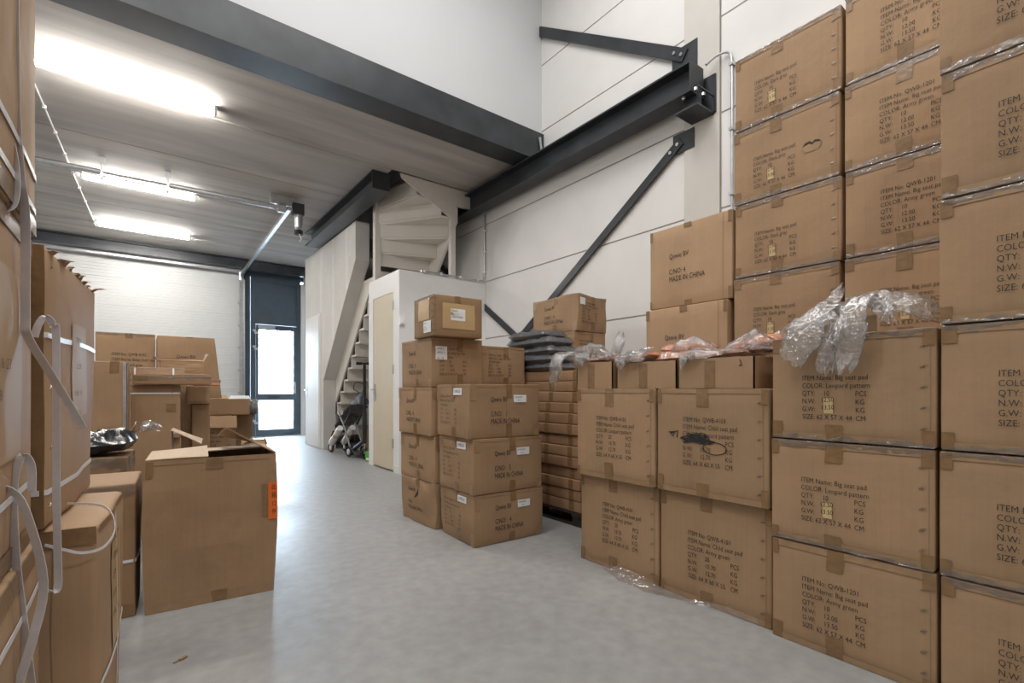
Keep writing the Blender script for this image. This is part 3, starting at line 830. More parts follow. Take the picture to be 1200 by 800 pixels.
for i in range(8):
    vis = {3: 'Army green carton of the back row right behind the clear plastic liner',
           4: 'Army green carton of the back row, one above the plastic-draped level',
           5: 'Army green carton of the back row, third one down from the picture top',
           6: 'Army green carton of the back row, second one down from the picture top',
           7: 'Army green carton of the back row cut by the top picture edge'}.get(i)
    if vis:
        big_pad(vis, (XB, 0.645 + (0.004 if i % 2 else 0), 0.44 * i), -90, 50 + i, 'Army green', 'printed' if i > 3 else 'sticker', G_BACK, tb=0.30 if i > 3 else 0.28, ta=0.15, cap=0.020)
    else:
        Carton(HID, 0.562, 0.61, 0.434, (XB + 0.02, 0.645, 0.44 * i), -90, 'card', seed=50 + i, group=G_HID)

# child seat pad cartons, 2 x 2 front
def child_box(label, loc, seed, color, no, group, tb=0.40, ta=0.17, scrib=False, cap=0.023):
    c = Carton(label, 0.592, 0.59, 0.545, loc, -90, 'card', 0.006, 0.006, seed, group)
    c.tape_tab('F', 0.27, 0.065, 0.085, True); c.tape_tab('F', 0.27, 0.065, 0.085, False)
    c.tape_band('F', True, 0.024); c.tape_band('F', False, 0.03); c.corner_tabs('F', 0.03, 0.07)
    c.seam('F', 0.565); c.staples('F', 0.55, 0.06, 0.48, 6, 0.010)
    c.text('F', item_lines(no, 'Child seat pad', color, '20', '10.70', '12.70', '64 X 60 X 55', 0.037, 1.02), ta, tb, cap, cx=0.78)
    if scrib:
        random.seed(5); b = MB(); pts = []
        cx0, cz0 = ta + 0.075, tb - 0.105
        path = []
        for k in range(30):
            path.append((cx0 + 0.095 * math.sin(k * 2.3) * random.uniform(.6, 1) + 0.02 * math.sin(k * .5), cz0 + 0.026 * math.cos(k * 1.7) * random.uniform(.5, 1.1) + 0.004 * math.sin(k)))
        for k in range(14):
            t = k / 13 * 2 * math.pi
            path.append((cx0 + 0.10 + 0.06 * math.cos(t + 2), cz0 - 0.045 + 0.03 * math.sin(t + 2)))
        sp = [(V((a, z, 0))) for a, z in path]
        pts = [c.pt('F', q.x, q.y, 0.003) for q in smooth_pts(sp, 4)]
        b.ribbon(pts, 0.004, [(0.6, 0, 0.8)] * len(pts), 0.0008)
        pts = [c.pt('F', a, z, 0.003) for a, z in ((ta - 0.085, tb - 0.085), (ta - 0.05, tb - 0.08), (ta - 0.06, tb - 0.105), (ta - 0.075, tb - 0.09), (ta - 0.03, tb - 0.075), (ta - 0.035, tb - 0.11))]
        b.ribbon(pts, 0.006, [(0.6, 0, 0.8)] * len(pts), 0.0008)
        b.build('scribble', 'ink', c.root)
    return c
XCH = 2.24 + 0.295
child_box('floor carton of the child seat pads beside the flat-carton pallet', (XCH + 0.03, 1.925, 0), 71, 'Army green', 'QWB-4101', G_FRONT, 0.40, 0.19)
child_box('floor carton of the child seat pads, next to the Army green floor carton', (XCH + 0.03, 1.318, 0), 72, 'Army green', 'QWB-4101', G_FRONT, 0.36, 0.17)
child_box('upper child seat pad carton under the small open tray', (XCH - 0.005, 1.925, 0.55), 73, 'Leopard pattern', 'QWB-4103', G_FRONT, 0.38, 0.17)
child_box('upper child seat pad carton with black marker scribble over its print', (XCH, 1.318, 0.55), 74, 'Leopard pattern', 'QWB-4103', G_FRONT, 0.40, 0.16, True)
# plain tall cartons of the back row behind the trays
QEW = [(0, 0, 'Qewie BV'), (0, 0.105, 'C/NO: 4'), (0, 0.155, 'MADE IN CHINA')]
for i in range(4):
    if i >= 2:
        c = Carton('plain carton of the back row behind the orange trays, upper of two' if i == 3 else 'plain carton of the back row behind the orange trays, lower of two',
                   0.60, 0.63, 0.545, (2.86 + 0.315 - (0.02 if i == 2 else 0), 1.822 + (0.02 if i == 2 else 0), 0.55 * i), -90, 'card_pale', 0.005, 0.003, 80 + i, G_BACK)
        c.tape_tab('F', 0.30, 0.055, 0.04, True); c.tape_tab('F', 0.30, 0.055, 0.04, False); c.corner_tabs('F', 0.022, 0.07)
        c.text('F', QEW[:1], 0.16, 0.36, 0.034, cx=0.72); c.text('F', QEW[1:], 0.16, 0.36, 0.034, cx=0.72)
        c.seam('F', 0.54)
    else:
        Carton(HID, 0.60, 0.63, 0.545, (2.86 + 0.33, 1.825, 0.55 * i), -90, 'card', seed=80 + i, group=G_HID)

# ------------------------------------------------------------------ middle stacks
def qewie_box(label, W, D, H, loc, rot, seed, group, front='Q', left='I', wl=True, warp=None, num='4', cap=0.035):
    c = Carton(label, W, D, H, loc, rot, 'card', 0.005, 0.005, seed, group, warp)
    def qprint(f):
        w, h = c.dims(f)
        c.text(f, [(0, 0, 'Qewie BV')], w * 0.28, h * 0.77, cap, cx=0.66)
        c.text(f, [(0, h * 0.27, 'C/NO:   ' + num), (0, h * 0.41, 'MADE IN CHINA')], w * 0.28, h * 0.77, cap, cx=0.66)
        if wl:
            lab = c.patch('label', f, w * 0.60, h * 0.66, w * 0.79, h * 0.80, 'label_white', 0.0022)
            c.text(f, [(0, 0, '20000000004'), (0.03, 0.022, 'No: 4')], w * 0.61, h * 0.775, 0.011, name='label_print', cx=0.8, off=0.003, parent=lab)
    def iprint(f):
        w, h = c.dims(f)
        k = w / 0.50
        c.text(f, item_lines('QWB-1101', 'Bicycle Rear Seat' if False else 'Baby Seat Chair', 'Black', '8', '9.20', '10.60', '60 X 50 X 37', h * 0.085, k), w * 0.14, h * 0.80, 0.017, cx=0.8)
        if wl:
            lab = c.patch('label', f, w * 0.55, h * 0.80, w * 0.80, h * 0.93, 'label_white', 0.0022)
            c.text(f, [(0, 0, 'OMB-20')], w * 0.58, h * 0.90, 0.022, name='label_print', cx=0.8, off=0.003, parent=lab)
    for f, k in (('F', front), ('L', left)):
        w, h = c.dims(f)
        c.tape_tab(f, w * 0.54, 0.05, 0.085, True); c.tape_tab(f, w * 0.54, 0.05, 0.085, False)
        c.tape_tab(f, 0.028, 0.045, 0.09, True, 'tape_pale'); c.tape_tab(f, w - 0.028, 0.045, 0.08, False, 'tape_pale')
        c.patch('tape', f, 0.005, h - 0.02, w - 0.005, h - 0.002, 'tape_pale', 0.001, 8, 1)
        if k == 'Q': qprint(f)
        elif k == 'I': iprint(f)
    return c
G_MID = 'cartons stacked in the middle of the floor'
def crush_bottom(p_):
    k = max(0, 1 - p_.z / 0.12)
    return V((p_.x * (1 - 0.04 * k), p_.y * (1 - 0.05 * k), p_.z + 0.012 * noise.noise(p_ * 5) * k * (1 if p_.z > 0.01 else 0)))
m1 = [(2.118, 3.018, 0.0, 0.362, -2.4, '4'), (2.105, 3.015, 0.364, 0.384, -1.5, '5'), (2.085, 3.02, 0.750, 0.378, -3.0, '1')]
ml = ['front carton resting on the floor, bottom of the three-high stack in the middle',
      'middle carton of the three-high stack at the front of the middle group',
      'top carton of the three-high stack at the front of the middle group']
for i, (x, y, z, hh, rz, num) in enumerate(m1):
    qewie_box(ml[i], 0.60, 0.50, hh, (x, y, z), rz, 100 + i, G_MID, warp=crush_bottom if i == 0 else None, num=num)
def crumple(p_):
    k = 1 - min(1, p_.z / 0.37)
    n = noise.noise_vector(p_ * 6.0)
    lean = 0.05 * (p_.z / 0.37 - 0.5)
    return V((p_.x * (1 - 0.06 * k) + n.x * 0.022, p_.y * (1 - 0.05 * k) + n.y * 0.022, p_.z + (n.z * 0.015 if 0.02 < p_.z < 0.35 else 0)))
c = Carton('crumpled carton with a torn black gash at the bottom of the left middle stack', 0.45, 0.58, 0.36, (2.02, 3.62, 0), 2, 'card', 0.006, 0.012, 110, G_MID, crumple)
c.text('L', [(0, 0, 'Qewie BV')], 0.12, 0.28, 0.03, cx=0.8); c.text('L', [(0, 0.10, 'C/NO:'), (0, 0.15, 'MADE IN CHINA')], 0.12, 0.28, 0.03, cx=0.8)
c.tape_tab('L', 0.30, 0.05, 0.06, True); c.tape_tab('F', 0.2, 0.05, 0.06, True)
vs_ = [c.pt('L', a, z, 0.004) for a, z in ((0.24, 0.20), (0.27, 0.235), (0.30, 0.27), (0.315, 0.30), (0.31, 0.245), (0.285, 0.215))]
mesh('torn_gash', vs_, [(0, 5, 4, 3, 2, 1)], 'wood_dark', c.root)
qewie_box('second carton up in the left middle stack', 0.46, 0.59, 0.365, (2.025, 3.625, 0.36), 1, 111, G_MID, 'I', 'Q', False)
qewie_box('third carton up in the left middle stack', 0.46, 0.59, 0.38, (2.005, 3.63, 0.728), 0, 112, G_MID, 'I', 'Q', False)
c = qewie_box('fourth carton up in the left middle stack, white label at its front corner', 0.46, 0.58, 0.388, (2.02, 3.62, 1.11), -2, 113, G_MID, 'I', 'Q', False)
lab = c.patch('label', 'F', 0.03, 0.215, 0.13, 0.32, 'label_white', 0.003)
c.text('F', [(0, 0, 'OMB 01'), (0.005, 0.03, '40 01 2'), (0.0, 0.075, 'No: 10')], 0.040, 0.31, 0.017, name='label_print', cx=0.85, off=0.004, parent=lab)
for i in range(3):
    Carton('plain brown carton wholly hidden behind the front middle stack', 0.46, 0.55, 0.37, (2.50, 3.64, 0.374 * i), 0, 'card', seed=120 + i, group='cartons hidden in the middle group')
qewie_box('carton beside the dark bagged garments, right of the tall left middle stack', 0.45, 0.55, 0.335, (2.495, 3.63, 1.124), -2, 125, G_MID, 'I', 'Q', False)
# top box with tan label
c = Carton('topmost middle carton with a tan label and taped stapled edges', 0.43, 0.36, 0.315, (1.97, 3.42, 1.50), -3, 'card_dark', 0.005, 0.006, 130, G_MID)
c.patch('tan_label', 'F', 0.075, 0.06, 0.36, 0.255, 'label_tan', 0.0015)
lab = c.patch('label', 'F', 0.145, 0.125, 0.27, 0.215, 'label_white', 0.0025)
c.text('F', [(0, 0, 'Qewie BV'), (0, 0.03, 'C/NO:  10'), (0, 0.048, 'MADE IN CHINA')], 0.152, 0.207, 0.012, name='label_print', cx=0.75, off=0.0035, parent=lab)
lab = c.patch('label', 'L', 0.20, 0.03, 0.33, 0.12, 'label_white', 0.0025)
c.text('L', [(0, 0, 'Qewie BV'), (0, 0.03, 'C/NO:'), (0, 0.048, 'MADE IN')], 0.21, 0.11, 0.012, name='label_print', cx=0.75, off=0.0035, parent=lab)
c.patch('tan_label', 'L', 0.10, 0.13, 0.30, 0.29, 'label_tan', 0.0015)
c.tape_tab('F', 0.21, 0.05, 0.05, True); c.staples('F', 0.015, 0.04, 0.29, 6, 0.012); c.staples('L', 0.345, 0.04, 0.29, 6, 0.012)
c.film_edge('L', True, 0.03, 3)

# pallet with flat cartons
pl = empty('pallet', (3.17, 3.22, 0)); tag(pl, 'dark wooden pallet under the flat cartons', 'pallet')
for x in (-0.38, -0.14, 0.10, 0.36):
    MB().box(x - 0.05, x + 0.05, -0.54, 0.54, 0.095, 0.115).build('deck_board', 'wood_dark', pl)
for y in (-0.48, 0.0, 0.48):
    MB().box(-0.43, 0.43, y - 0.05, y + 0.05, 0.075, 0.095).build('stringer_board', 'wood_dark', pl)
    for x in (-0.37, 0.0, 0.37):
        MB().box(x - 0.05, x + 0.05, y - 0.05, y + 0.05, 0.018, 0.075).build('block', 'wood_dark', pl)
for x in (-0.37, 0.0, 0.37):
    MB().box(x - 0.05, x + 0.05, -0.54, 0.54, 0.0, 0.018).build('bottom_board', 'wood_dark', pl)
nfl = 13; fh = 0.0872
random.seed(11)
ordw = ['lowest', 'second', 'third', 'fourth', 'fifth', 'sixth', 'seventh', 'eighth', 'ninth', 'tenth', 'eleventh', 'twelfth', 'topmost']
for i in range(nfl):
    dx = random.uniform(-.012, .012) + (0.012 if i > 9 else 0); dy = random.uniform(-.012, .012) + (-0.03 if i > 9 else 0)
    c = Carton(('%s flat brown carton on the pallet' % ordw[i]) if i in (0, 12) else '%s flat brown carton up from the pallet' % ordw[i],
               1.0, 0.80, fh - 0.004, (3.14 + dx, 3.19 + dy, 0.116 + i * fh), -90 + random.uniform(-.5, .5), 'card_red', 0.002, 0.002, 140 + i, 'flat cartons on the pallet', name='flat_carton', r=0.005)
    for a in (0.62, 0.90):
        c.patch('tape', 'F', a - 0.025, 0.002, a + 0.025, fh - 0.007, 'tape', 0.001, 2, 3)
ztop = 0.116 + nfl * fh
# two cartons on the flat cartons by the wall
def lop(p_):
    n = noise.noise_vector(p_ * 4.5)
    return V((p_.x + n.x * 0.02, p_.y + n.y * 0.02, p_.z + (n.z * 0.015 - 0.05 * (p_.y + 0.28) * 0.0 if p_.z > 0.05 else 0)))
c = qewie_box('lower of two cartons on the flat cartons by the wall', 0.42, 0.56, 0.375, (3.33, 3.42, ztop), 0, 160, 'cartons on the flat carton stack', 'I', 'Q', False)
c = qewie_box('sagging upper carton with a small white label on the flat cartons by the wall', 0.42, 0.58, 0.335, (3.33, 3.42, ztop + 0.377), 3, 161, 'cartons on the flat carton stack', 'I', 'Q', False, lop)
lab = c.patch('label', 'F', 0.02, 0.235, 0.10, 0.30, 'label_white', 0.003)

# ------------------------------------------------------------------ soft things
def pillow(name, label, cat, loc, rot, L_, W_, T_, mat, seed, group=None, amp=0.25, wrap=None, tilt=(0, 0), sq=6):
    """soft flat parcel: rounded slab with folds"""
    e = empty(name, loc, rot); tag(e, label, cat, group)
    e.rotation_euler = (math.radians(tilt[0]), math.radians(tilt[1]), math.radians(rot))
    def shell(k, mt, nm, sd):
        n, m_ = 22, 16; vs_ = []; fs = []
        for side in (1, -1):
            base = len(vs_)
            for i in range(n + 1):
                for j in range(m_ + 1):
                    u = 2 * i / n - 1; v = 2 * j / m_ - 1
                    prof = (max(0, 1 - abs(u) ** sq)) ** 0.5 * (max(0, 1 - abs(v) ** sq)) ** 0.5
                    q = V((u * 3 + sd, v * 2.4, side * 2.2 + sd * .3))
                    nn = noise.noise(q) + 0.6 * noise.noise(q * 2.3)
                    z = T_ / 2 * k * (1 + (side * prof * (1 + amp * nn * (1 if side > 0 else 0.3))))
                    ex = 1 + 0.04 * noise.noise(V((u * 4, v * 4, sd)))
                    vs_.append(V((u * L_ / 2 * k * ex, v * W_ / 2 * k * ex, max(0.0, z))))
            for i in range(n):
                for j in range(m_):
                    a = base + i * (m_ + 1) + j
                    f = (a, a + m_ + 1, a + m_ + 2, a + 1)
                    fs.append(f if side > 0 else f[::-1])
        mesh(nm, vs_, fs, mt, e, True)
    shell(1.0, mat, 'contents', seed)
    if wrap: shell(1.06, wrap, 'plastic_bag', seed + 0.37)
    return e
gn = ['lowest bagged dark garment on the flat cartons', 'second bagged dark garment from below on the flat cartons',
      'third bagged dark garment from below on the flat cartons', 'fourth bagged dark garment from below on the flat cartons', 'topmost bagged dark garment on the flat cartons']
gz = ztop
for i in range(5):
    t = [0.065, 0.075, 0.08, 0.075, 0.07][i]
    pillow('folded_garment', gn[i], 'garment', (2.90 + [0.0, -0.01, 0.015, 0.0, 0.01][i], 3.33 + [0.0, 0.02, -0.01, 0.03, 0.08][i], gz), 88 + [0, 4, -3, 2, 5][i],
           [0.58, 0.56, 0.52, 0.56, 0.44][i], 0.30, t, 'dark_cloth', 3 + i * 2.7, 'bagged dark garments', 0.6, 'film', (0, 0), 16)
    gz += t * 0.98

def sheet(fn, nu, nv, amp, seed, freq=14.0):
    """crumpled plastic sheet from a surface function fn(u, v) -> Vector"""
    b = MB(); vs_ = []
    for i in range(nu + 1):
        for j in range(nv + 1):
            p_ = fn(i / nu, j / nv)
            q = p_ * freq + V((seed * 3.1, seed, seed * 1.7))
            r1 = noise.noise_vector(q); r2 = noise.noise_vector(q * 2.3)
            vs_.append(p_ + (r1 + 0.5 * r2) * amp)
    fs = [(i * (nv + 1) + j, (i + 1) * (nv + 1) + j, (i + 1) * (nv + 1) + j + 1, i * (nv + 1) + j + 1) for i in range(nu) for j in range(nv)]
    b.add(vs_, fs); return b
def tongue(p_top, length, w0, w1, out, lean=0.0, lift=0.0):
    """hanging flap of plastic in the plane facing -x, width along y"""
    p_top = V(p_top)
    def fn(u, v):
        t = u; w = w0 + (w1 - w0) * t
        x = p_top.x - out * math.sin(min(1, t * 1.4) * math.pi) - 0.012 - 0.02 * math.cos((v - .5) * 6)
        return V((x, p_top.y + (v - 0.5) * w + lean * t, p_top.z - length * t + lift * math.sin(math.pi * t)))
    return fn
def lobe(pts, widths, thick, seed, side=(0, 1, 0), n=36, m=26, amp=0.02):
    """crumpled plastic lobe: a flattened, creased tube along a path"""
    path = smooth_pts(pts, 8); L_ = len(path) - 1; vs_ = []
    sd = V(side)
    for i in range(n + 1):
        t = i / n; f = t * L_; k = min(int(f), L_ - 1); q = path[k].lerp(path[k + 1], f - k)
        d = (path[k + 1] - path[k]).normalized(); w_dir = (sd - d * sd.dot(d)).normalized(); nrm = d.cross(w_dir)
        g = t * (len(widths) - 1); gi = min(int(g), len(widths) - 2); w = widths[gi] + (widths[gi + 1] - widths[gi]) * (g - gi)
        e_ = max(0.0, (t - 0.7) / 0.3); w *= 1 - 0.3 * e_ ** 2
        for a in range(m):
            an = 2 * math.pi * a / m
            o_ = w_dir * math.cos(an) * w / 2 + nrm * math.sin(an) * thick / 2
            c_ = q + o_
            x1 = c_ * 17 + V((seed * 2.3, seed, seed * 1.3)); x2 = c_ * 41 + V((seed, seed * 3.1, 0))
            fold = abs(noise.noise(x1)) * 1.6 - 0.4 + 0.5 * (abs(noise.noise(x2)) - 0.25)
            vs_.append(c_ + o_.normalized() * fold * amp + noise.noise_vector(x1 * 0.7) * amp * 0.6 + noise.noise_vector(c_ * 95) * 0.003 + d * (noise.noise(V((an * 1.3, seed, 4))) * 0.06 * e_))
    fs = [(i * m + a, i * m + (a + 1) % m, (i + 1) * m + (a + 1) % m, (i + 1) * m + a) for i in range(n) for a in range(m)]
    b = MB(); b.add(vs_, fs); return b
def plastic(name, label, lobes, group=None, mat='film_bag'):
    b = MB()
    for k, l in enumerate(lobes):
        q = lobe(*l[:3], seed=k * 1.7 + len(label), **(l[3] if len(l) > 3 else {})); b.add(q.v, q.f)
    return tag(b.build(name, mat, None, True), label, 'plastic', group)
plastic('plastic_liner', 'crumpled clear plastic liner draped over the front of a Leopard pattern carton', [
    ([(2.34, 0.75, 1.40), (2.22, 0.765, 1.435), (2.165, 0.83, 1.35), (2.185, 0.91, 1.205)], [0.05, 0.09, 0.135, 0.13], 0.020, {'amp': 0.020}),
    ([(2.34, 0.66, 1.42), (2.20, 0.665, 1.445), (2.15, 0.675, 1.33), (2.175, 0.705, 1.165)], [0.06, 0.095, 0.11, 0.09], 0.022, {'amp': 0.020}),
    ([(2.24, 0.745, 1.38), (2.19, 0.76, 1.29), (2.20, 0.785, 1.175)], [0.04, 0.07, 0.08], 0.015, {'amp': 0.016}),
    ([(2.29, 1.0, 1.335), (2.27, 0.93, 1.36), (2.27, 0.85, 1.385), (2.28, 0.77, 1.43)], [0.04, 0.06, 0.08, 0.06], 0.05, {'side': (0.3, 0, 1), 'amp': 0.014}),
    ([(2.38, 0.88, 1.345), (2.40, 0.85, 1.43), (2.42, 0.80, 1.53)], [0.14, 0.10, 0.03], 0.02, {'amp': 0.012}),
    ([(2.25, 0.66, 1.44), (2.27, 0.59, 1.43), (2.29, 0.52, 1.41), (2.33, 0.46, 1.36)], [0.06, 0.08, 0.09, 0.06], 0.05, {'side': (0.3, 0, 1), 'amp': 0.014}),
    ([(2.28, 0.60, 1.43), (2.235, 0.60, 1.40), (2.228, 0.57, 1.35)], [0.06, 0.08, 0.04], 0.02, {'amp': 0.012})])
# raised flaps of the carton it hangs from
MB().box(-0.08, 0.10, -0.290, -0.284, 0.434, 0.50).build('flap', 'card', cC3.root)
MB().box(-0.05, 0.22, 0.284, 0.290, 0.434, 0.47).build('flap', 'card', cC3.root)

# open trays with orange bags
def tray(label, W, D, H, loc, rot, seed, group, tabs=(0.5,), mat='card', flap=None):
    e = empty('open_tray', loc, rot); tag(e, label, 'box', group)
    t = 0.006
    def wavy_wall(x0, y0, x1, y1, nm):
        n = 14; vs_ = []
        d = V((x1 - x0, y1 - y0, 0)); nrm = V((d.y, -d.x, 0)).normalized()
        for i in range(n + 1):
            p_ = V((x0, y0, 0)) + d * (i / n)
            hh = H + 0.006 * noise.noise(V((i * 0.7 + seed, seed * 2.0, x0 * 5))) if 0 < i < n else H
            for q, zz in ((0, 0), (0, hh), (t, hh), (t, 0)):
                vs_.append(p_ - nrm * q + V((0, 0, zz)))
        fs = []
        for i in range(n):
            for k in range(4):
                a = i * 4 + k; bb = i * 4 + (k + 1) % 4
                fs.append((a, a + 4, bb + 4, bb))
        fs += [(0, 1, 2, 3), tuple(range(n * 4, n * 4 + 4))[::-1]]
        mesh(nm, vs_, fs, mat, e)
    a, c_ = W / 2, D / 2
    wavy_wall(-a, -c_, a, -c_, 'front_wall'); wavy_wall(a, -c_, a, c_, 'side_wall'); wavy_wall(a, c_, -a, c_, 'back_wall'); wavy_wall(-a, c_, -a, -c_, 'side_wall')
    MB().box(-a + t, a - t, -c_ + t, c_ - t, 0, t).build('bottom', 'card_inside', e)
    for k in tabs:
        x = -a + W * k
        MB().box(x - 0.028, x + 0.028, -c_ - 0.0015, -c_ - 0.0002, 0.002, H - 0.012).build('tape', 'tape', e)
    return e
G_TR = 'open trays on the child seat pad cartons'
tray('small open tray at the left end of the tray row, draped with clear plastic', 0.30, 0.46, 0.165, (2.24 + 0.24, 2.09, 1.097), -90, 3, G_TR, (0.42,))
tray('middle open tray of the row, orange bags showing', 0.405, 0.48, 0.15, (2.24 + 0.25, 1.705, 1.097), -90, 4, G_TR, (0.47,))
t3 = tray('right open tray of the row, beside the plastic-draped carton', 0.40, 0.46, 0.15, (2.24 + 0.235, 1.290, 1.097), -90, 5, G_TR, (0.45,))
MB().ribbon([(0.13, -0.232, 0.138), (0.14, -0.232, 0.12), (0.128, -0.232, 0.105), (0.145, -0.232, 0.11)], 0.004, (0, 0, 1), 0.0006).build('handwriting', 'ink', t3)
for i, (lb_, x, y, rz, L_, W_, T_, mt, z, tl) in enumerate((
        ('pale orange bag lying at the left in the middle open tray', 2.40, 1.78, 70, 0.30, 0.20, 0.05, 'orange_cloth', 1.225, (4, 6)),
        ('pale orange bag lying at the right in the middle open tray', 2.42, 1.62, 95, 0.30, 0.22, 0.06, 'orange_pale', 1.225, (-5, 3)),
        ('orange bag heaped behind on the middle open tray', 2.52, 1.60, 80, 0.26, 0.20, 0.05, 'orange_cloth', 1.29, (-8, -5)),
        ('pale orange bag lying in the right open tray', 2.42, 1.33, 90, 0.32, 0.22, 0.05, 'orange_pale', 1.222, (2, 3)),
        ('orange bag leaning against the plastic-draped carton in the right tray', 2.46, 1.18, 100, 0.24, 0.18, 0.05, 'orange_cloth', 1.28, (-22, 6)),
        ('orange bag under clear plastic in the small left tray', 2.43, 2.10, 80, 0.26, 0.18, 0.05, 'orange_pale', 1.235, (5, 0)))):
    pillow('bagged_vest', lb_, 'bag', (x, y, z + 0.015), rz, L_, W_, T_, mt, 20 + i * 1.9, 'orange bags in the trays', 0.5, 'film_bag', tl)
G_PL = 'clear plastic on the trays'
plastic('plastic_bag', 'crumpled clear plastic spilling over the left end of the tray row', [
    ([(2.28, 2.31, 1.29), (2.27, 2.22, 1.325), (2.28, 2.12, 1.34), (2.31, 1.99, 1.285)], [0.05, 0.08, 0.09, 0.04], 0.09, {'side': (0.2, 0, 1)}),
    ([(2.32, 2.32, 1.31), (2.21, 2.34, 1.32), (2.18, 2.37, 1.24), (2.21, 2.40, 1.13)], [0.06, 0.11, 0.12, 0.07], 0.035),
    ([(2.30, 2.17, 1.33), (2.22, 2.18, 1.31), (2.225, 2.19, 1.25)], [0.10, 0.12, 0.06], 0.02, {'amp': 0.012}),
    ([(2.36, 2.03, 1.28), (2.37, 2.00, 1.36), (2.38, 1.985, 1.45)], [0.09, 0.08, 0.05], 0.02, {'amp': 0.012})], G_PL)
plastic('plastic_bag', 'crumpled clear plastic heaped on the middle open tray', [
    ([(2.27, 1.91, 1.25), (2.25, 1.84, 1.275), (2.24, 1.77, 1.285), (2.28, 1.68, 1.31)], [0.04, 0.06, 0.07, 0.05], 0.06, {'side': (0.2, 0, 1), 'amp': 0.014}),
    ([(2.30, 1.85, 1.28), (2.225, 1.85, 1.275), (2.22, 1.86, 1.225)], [0.06, 0.10, 0.05], 0.02, {'amp': 0.010}),
    ([(2.36, 1.60, 1.29), (2.37, 1.53, 1.325), (2.38, 1.46, 1.34), (2.40, 1.38, 1.30)], [0.04, 0.07, 0.07, 0.04], 0.07, {'side': (0.2, 0, 1), 'amp': 0.016})], G_PL)
plastic('plastic_bag', 'crumpled clear plastic heaped on the right open tray', [
    ([(2.27, 1.46, 1.25), (2.245, 1.41, 1.265), (2.26, 1.34, 1.27), (2.30, 1.26, 1.28)], [0.03, 0.05, 0.05, 0.03], 0.05, {'side': (0.2, 0, 1), 'amp': 0.010}),
    ([(2.28, 1.44, 1.265), (2.225, 1.44, 1.262), (2.222, 1.445, 1.22)], [0.03, 0.06, 0.03], 0.02, {'amp': 0.008}),
    ([(2.33, 1.27, 1.28), (2.33, 1.19, 1.32), (2.34, 1.11, 1.33), (2.36, 1.05, 1.30)], [0.04, 0.07, 0.08, 0.04], 0.07, {'side': (0.2, 0, 1), 'amp': 0.016})], G_PL)
# film lying along the foot of the cartons
def foot(u, v):
    y = 2.0 - 0.92 * u
    return V((2.255 - 0.10 * v * math.sin(math.pi * min(1, u * 1.2 + .1)) , y, 0.006 + 0.035 * (1 - v) * (0.5 + 0.5 * math.sin(u * 9))))
tag(sheet(foot, 46, 8, 0.008, 77, 22).build('plastic_film', 'film', None, True), 'strip of clear plastic film lying along the foot of the cartons', 'plastic')

# ------------------------------------------------------------------ left side: tall strapped cartons near the camera
G_L = 'large strapped cartons on the left'
for i, lb_ in enumerate(('lowest carton at the left picture edge, red print low down', 'middle carton at the left picture edge with a pale paper label', 'highest carton at the left picture edge, reaching the top of the picture')):
    x1 = [-0.20, -0.212, -0.205][i]; y1 = [1.66, 1.65, 1.65][i]
    c = Carton(lb_, 0.60, 0.66, 0.722, (x1 - 0.30, y1 - 0.33, 0.73 * i), 0, 'card_pale', 0.006, 0.006, 200 + i, G_L)
    if i == 1:
        lab = c.patch('paper_label', 'R', 0.20, 0.22, 0.48, 0.60, 'label_pale', 0.0012); c.text('R', [(0, 0, 'No. 12 3'), (0, 0.06, 'BV')], 0.28, 0.42, 0.02, name='label_print', parent=lab)
    if i == 0:
        lab = c.patch('paper_label', 'R', 0.25, 0.05, 0.54, 0.50, 'label_tan', 0.0012)
        c.text('R', [(0.0, 0, 'Qewie')], 0.42, 0.42, 0.022, 'ink_red', 'label_print', parent=lab); c.text('R', [(0, 0, 'ITEM 20'), (0, .05, 'N.W:  8'), (0, 0.1, 'G.W:  9')], 0.40, 0.36, 0.018, name='label_print', parent=lab)
    c.tape_band('R', True, 0.04, 'tape'); c.tape_band('R', False, 0.04, 'tape')
    c.strap(0.62 if i == 0 else 0.14, None, 0.014)
    if i == 2: c.strap(0.06, None, 0.014)
def sag(p_):
    n = noise.noise_vector(p_ * 3.2)
    return V((p_.x + n.x * 0.014, p_.y + n.y * 0.014, p_.z + (0.01 * n.z if p_.z > 0.1 else 0)))
c = Carton('lower strapped carton near the camera with a pale top edge, left of the aisle', 0.62, 0.58, 0.722, (-0.385, 2.035, 0), -4, 'card_pale', 0.008, 0.006, 210, G_L, sag, r=0.02)
lab = c.patch('paper_label', 'R', 0.20, 0.30, 0.42, 0.62, 'label_tan', 0.0014); c.text('R', [(0, 0, 'ITEM No:'), (0, 0.06, 'QTY:   4'), (0, 0.12, 'N.W:  14'), (0, .18, 'G.W:  16')], 0.23, 0.58, 0.02, name='label_print', parent=lab)
c.strap(0.28, None, 0.013, 'strap_white'); c.seam('F', 0.53); c.tape_band('F', True, 0.05, 'tape', 0.6, 1.0); c.tape_band('R', True, 0.02, 'tape')
c.strap(None, ('R', 0.30), 0.006)
c = Carton('tall carton with a torn frayed top and staples, beside the left picture edge', 0.60, 0.66, 0.735, (-0.468, 2.065, 0.728), -5, 'card_pale', 0.010, 0.008, 211, G_L, sag, r=0.018)
lab = c.patch('paper_label', 'R', 0.24, 0.28, 0.46, 0.56, 'label_pale', 0.0014); c.text('R', [(0, 0, 'ITEM No:'), (0.02, 0.08, 'COLOR'), (0.0, 0.16, 'N.W:  14'), (0, .22, 'G.W:  16')], 0.27, 0.52, 0.016, name='label_print', parent=lab)
c.strap(0.50, None, 0.014); c.strap(0.10, None, 0.014)
c.staples('F', 0.56, 0.06, 0.68, 6, 0.013, True); c.staples('R', 0.035, 0.06, 0.68, 5, 0.009, False)
c.patch('tape', 'F', 0.53, 0.01, 0.598, 0.73, 'tape', 0.001, 3, 10)
random.seed(21)
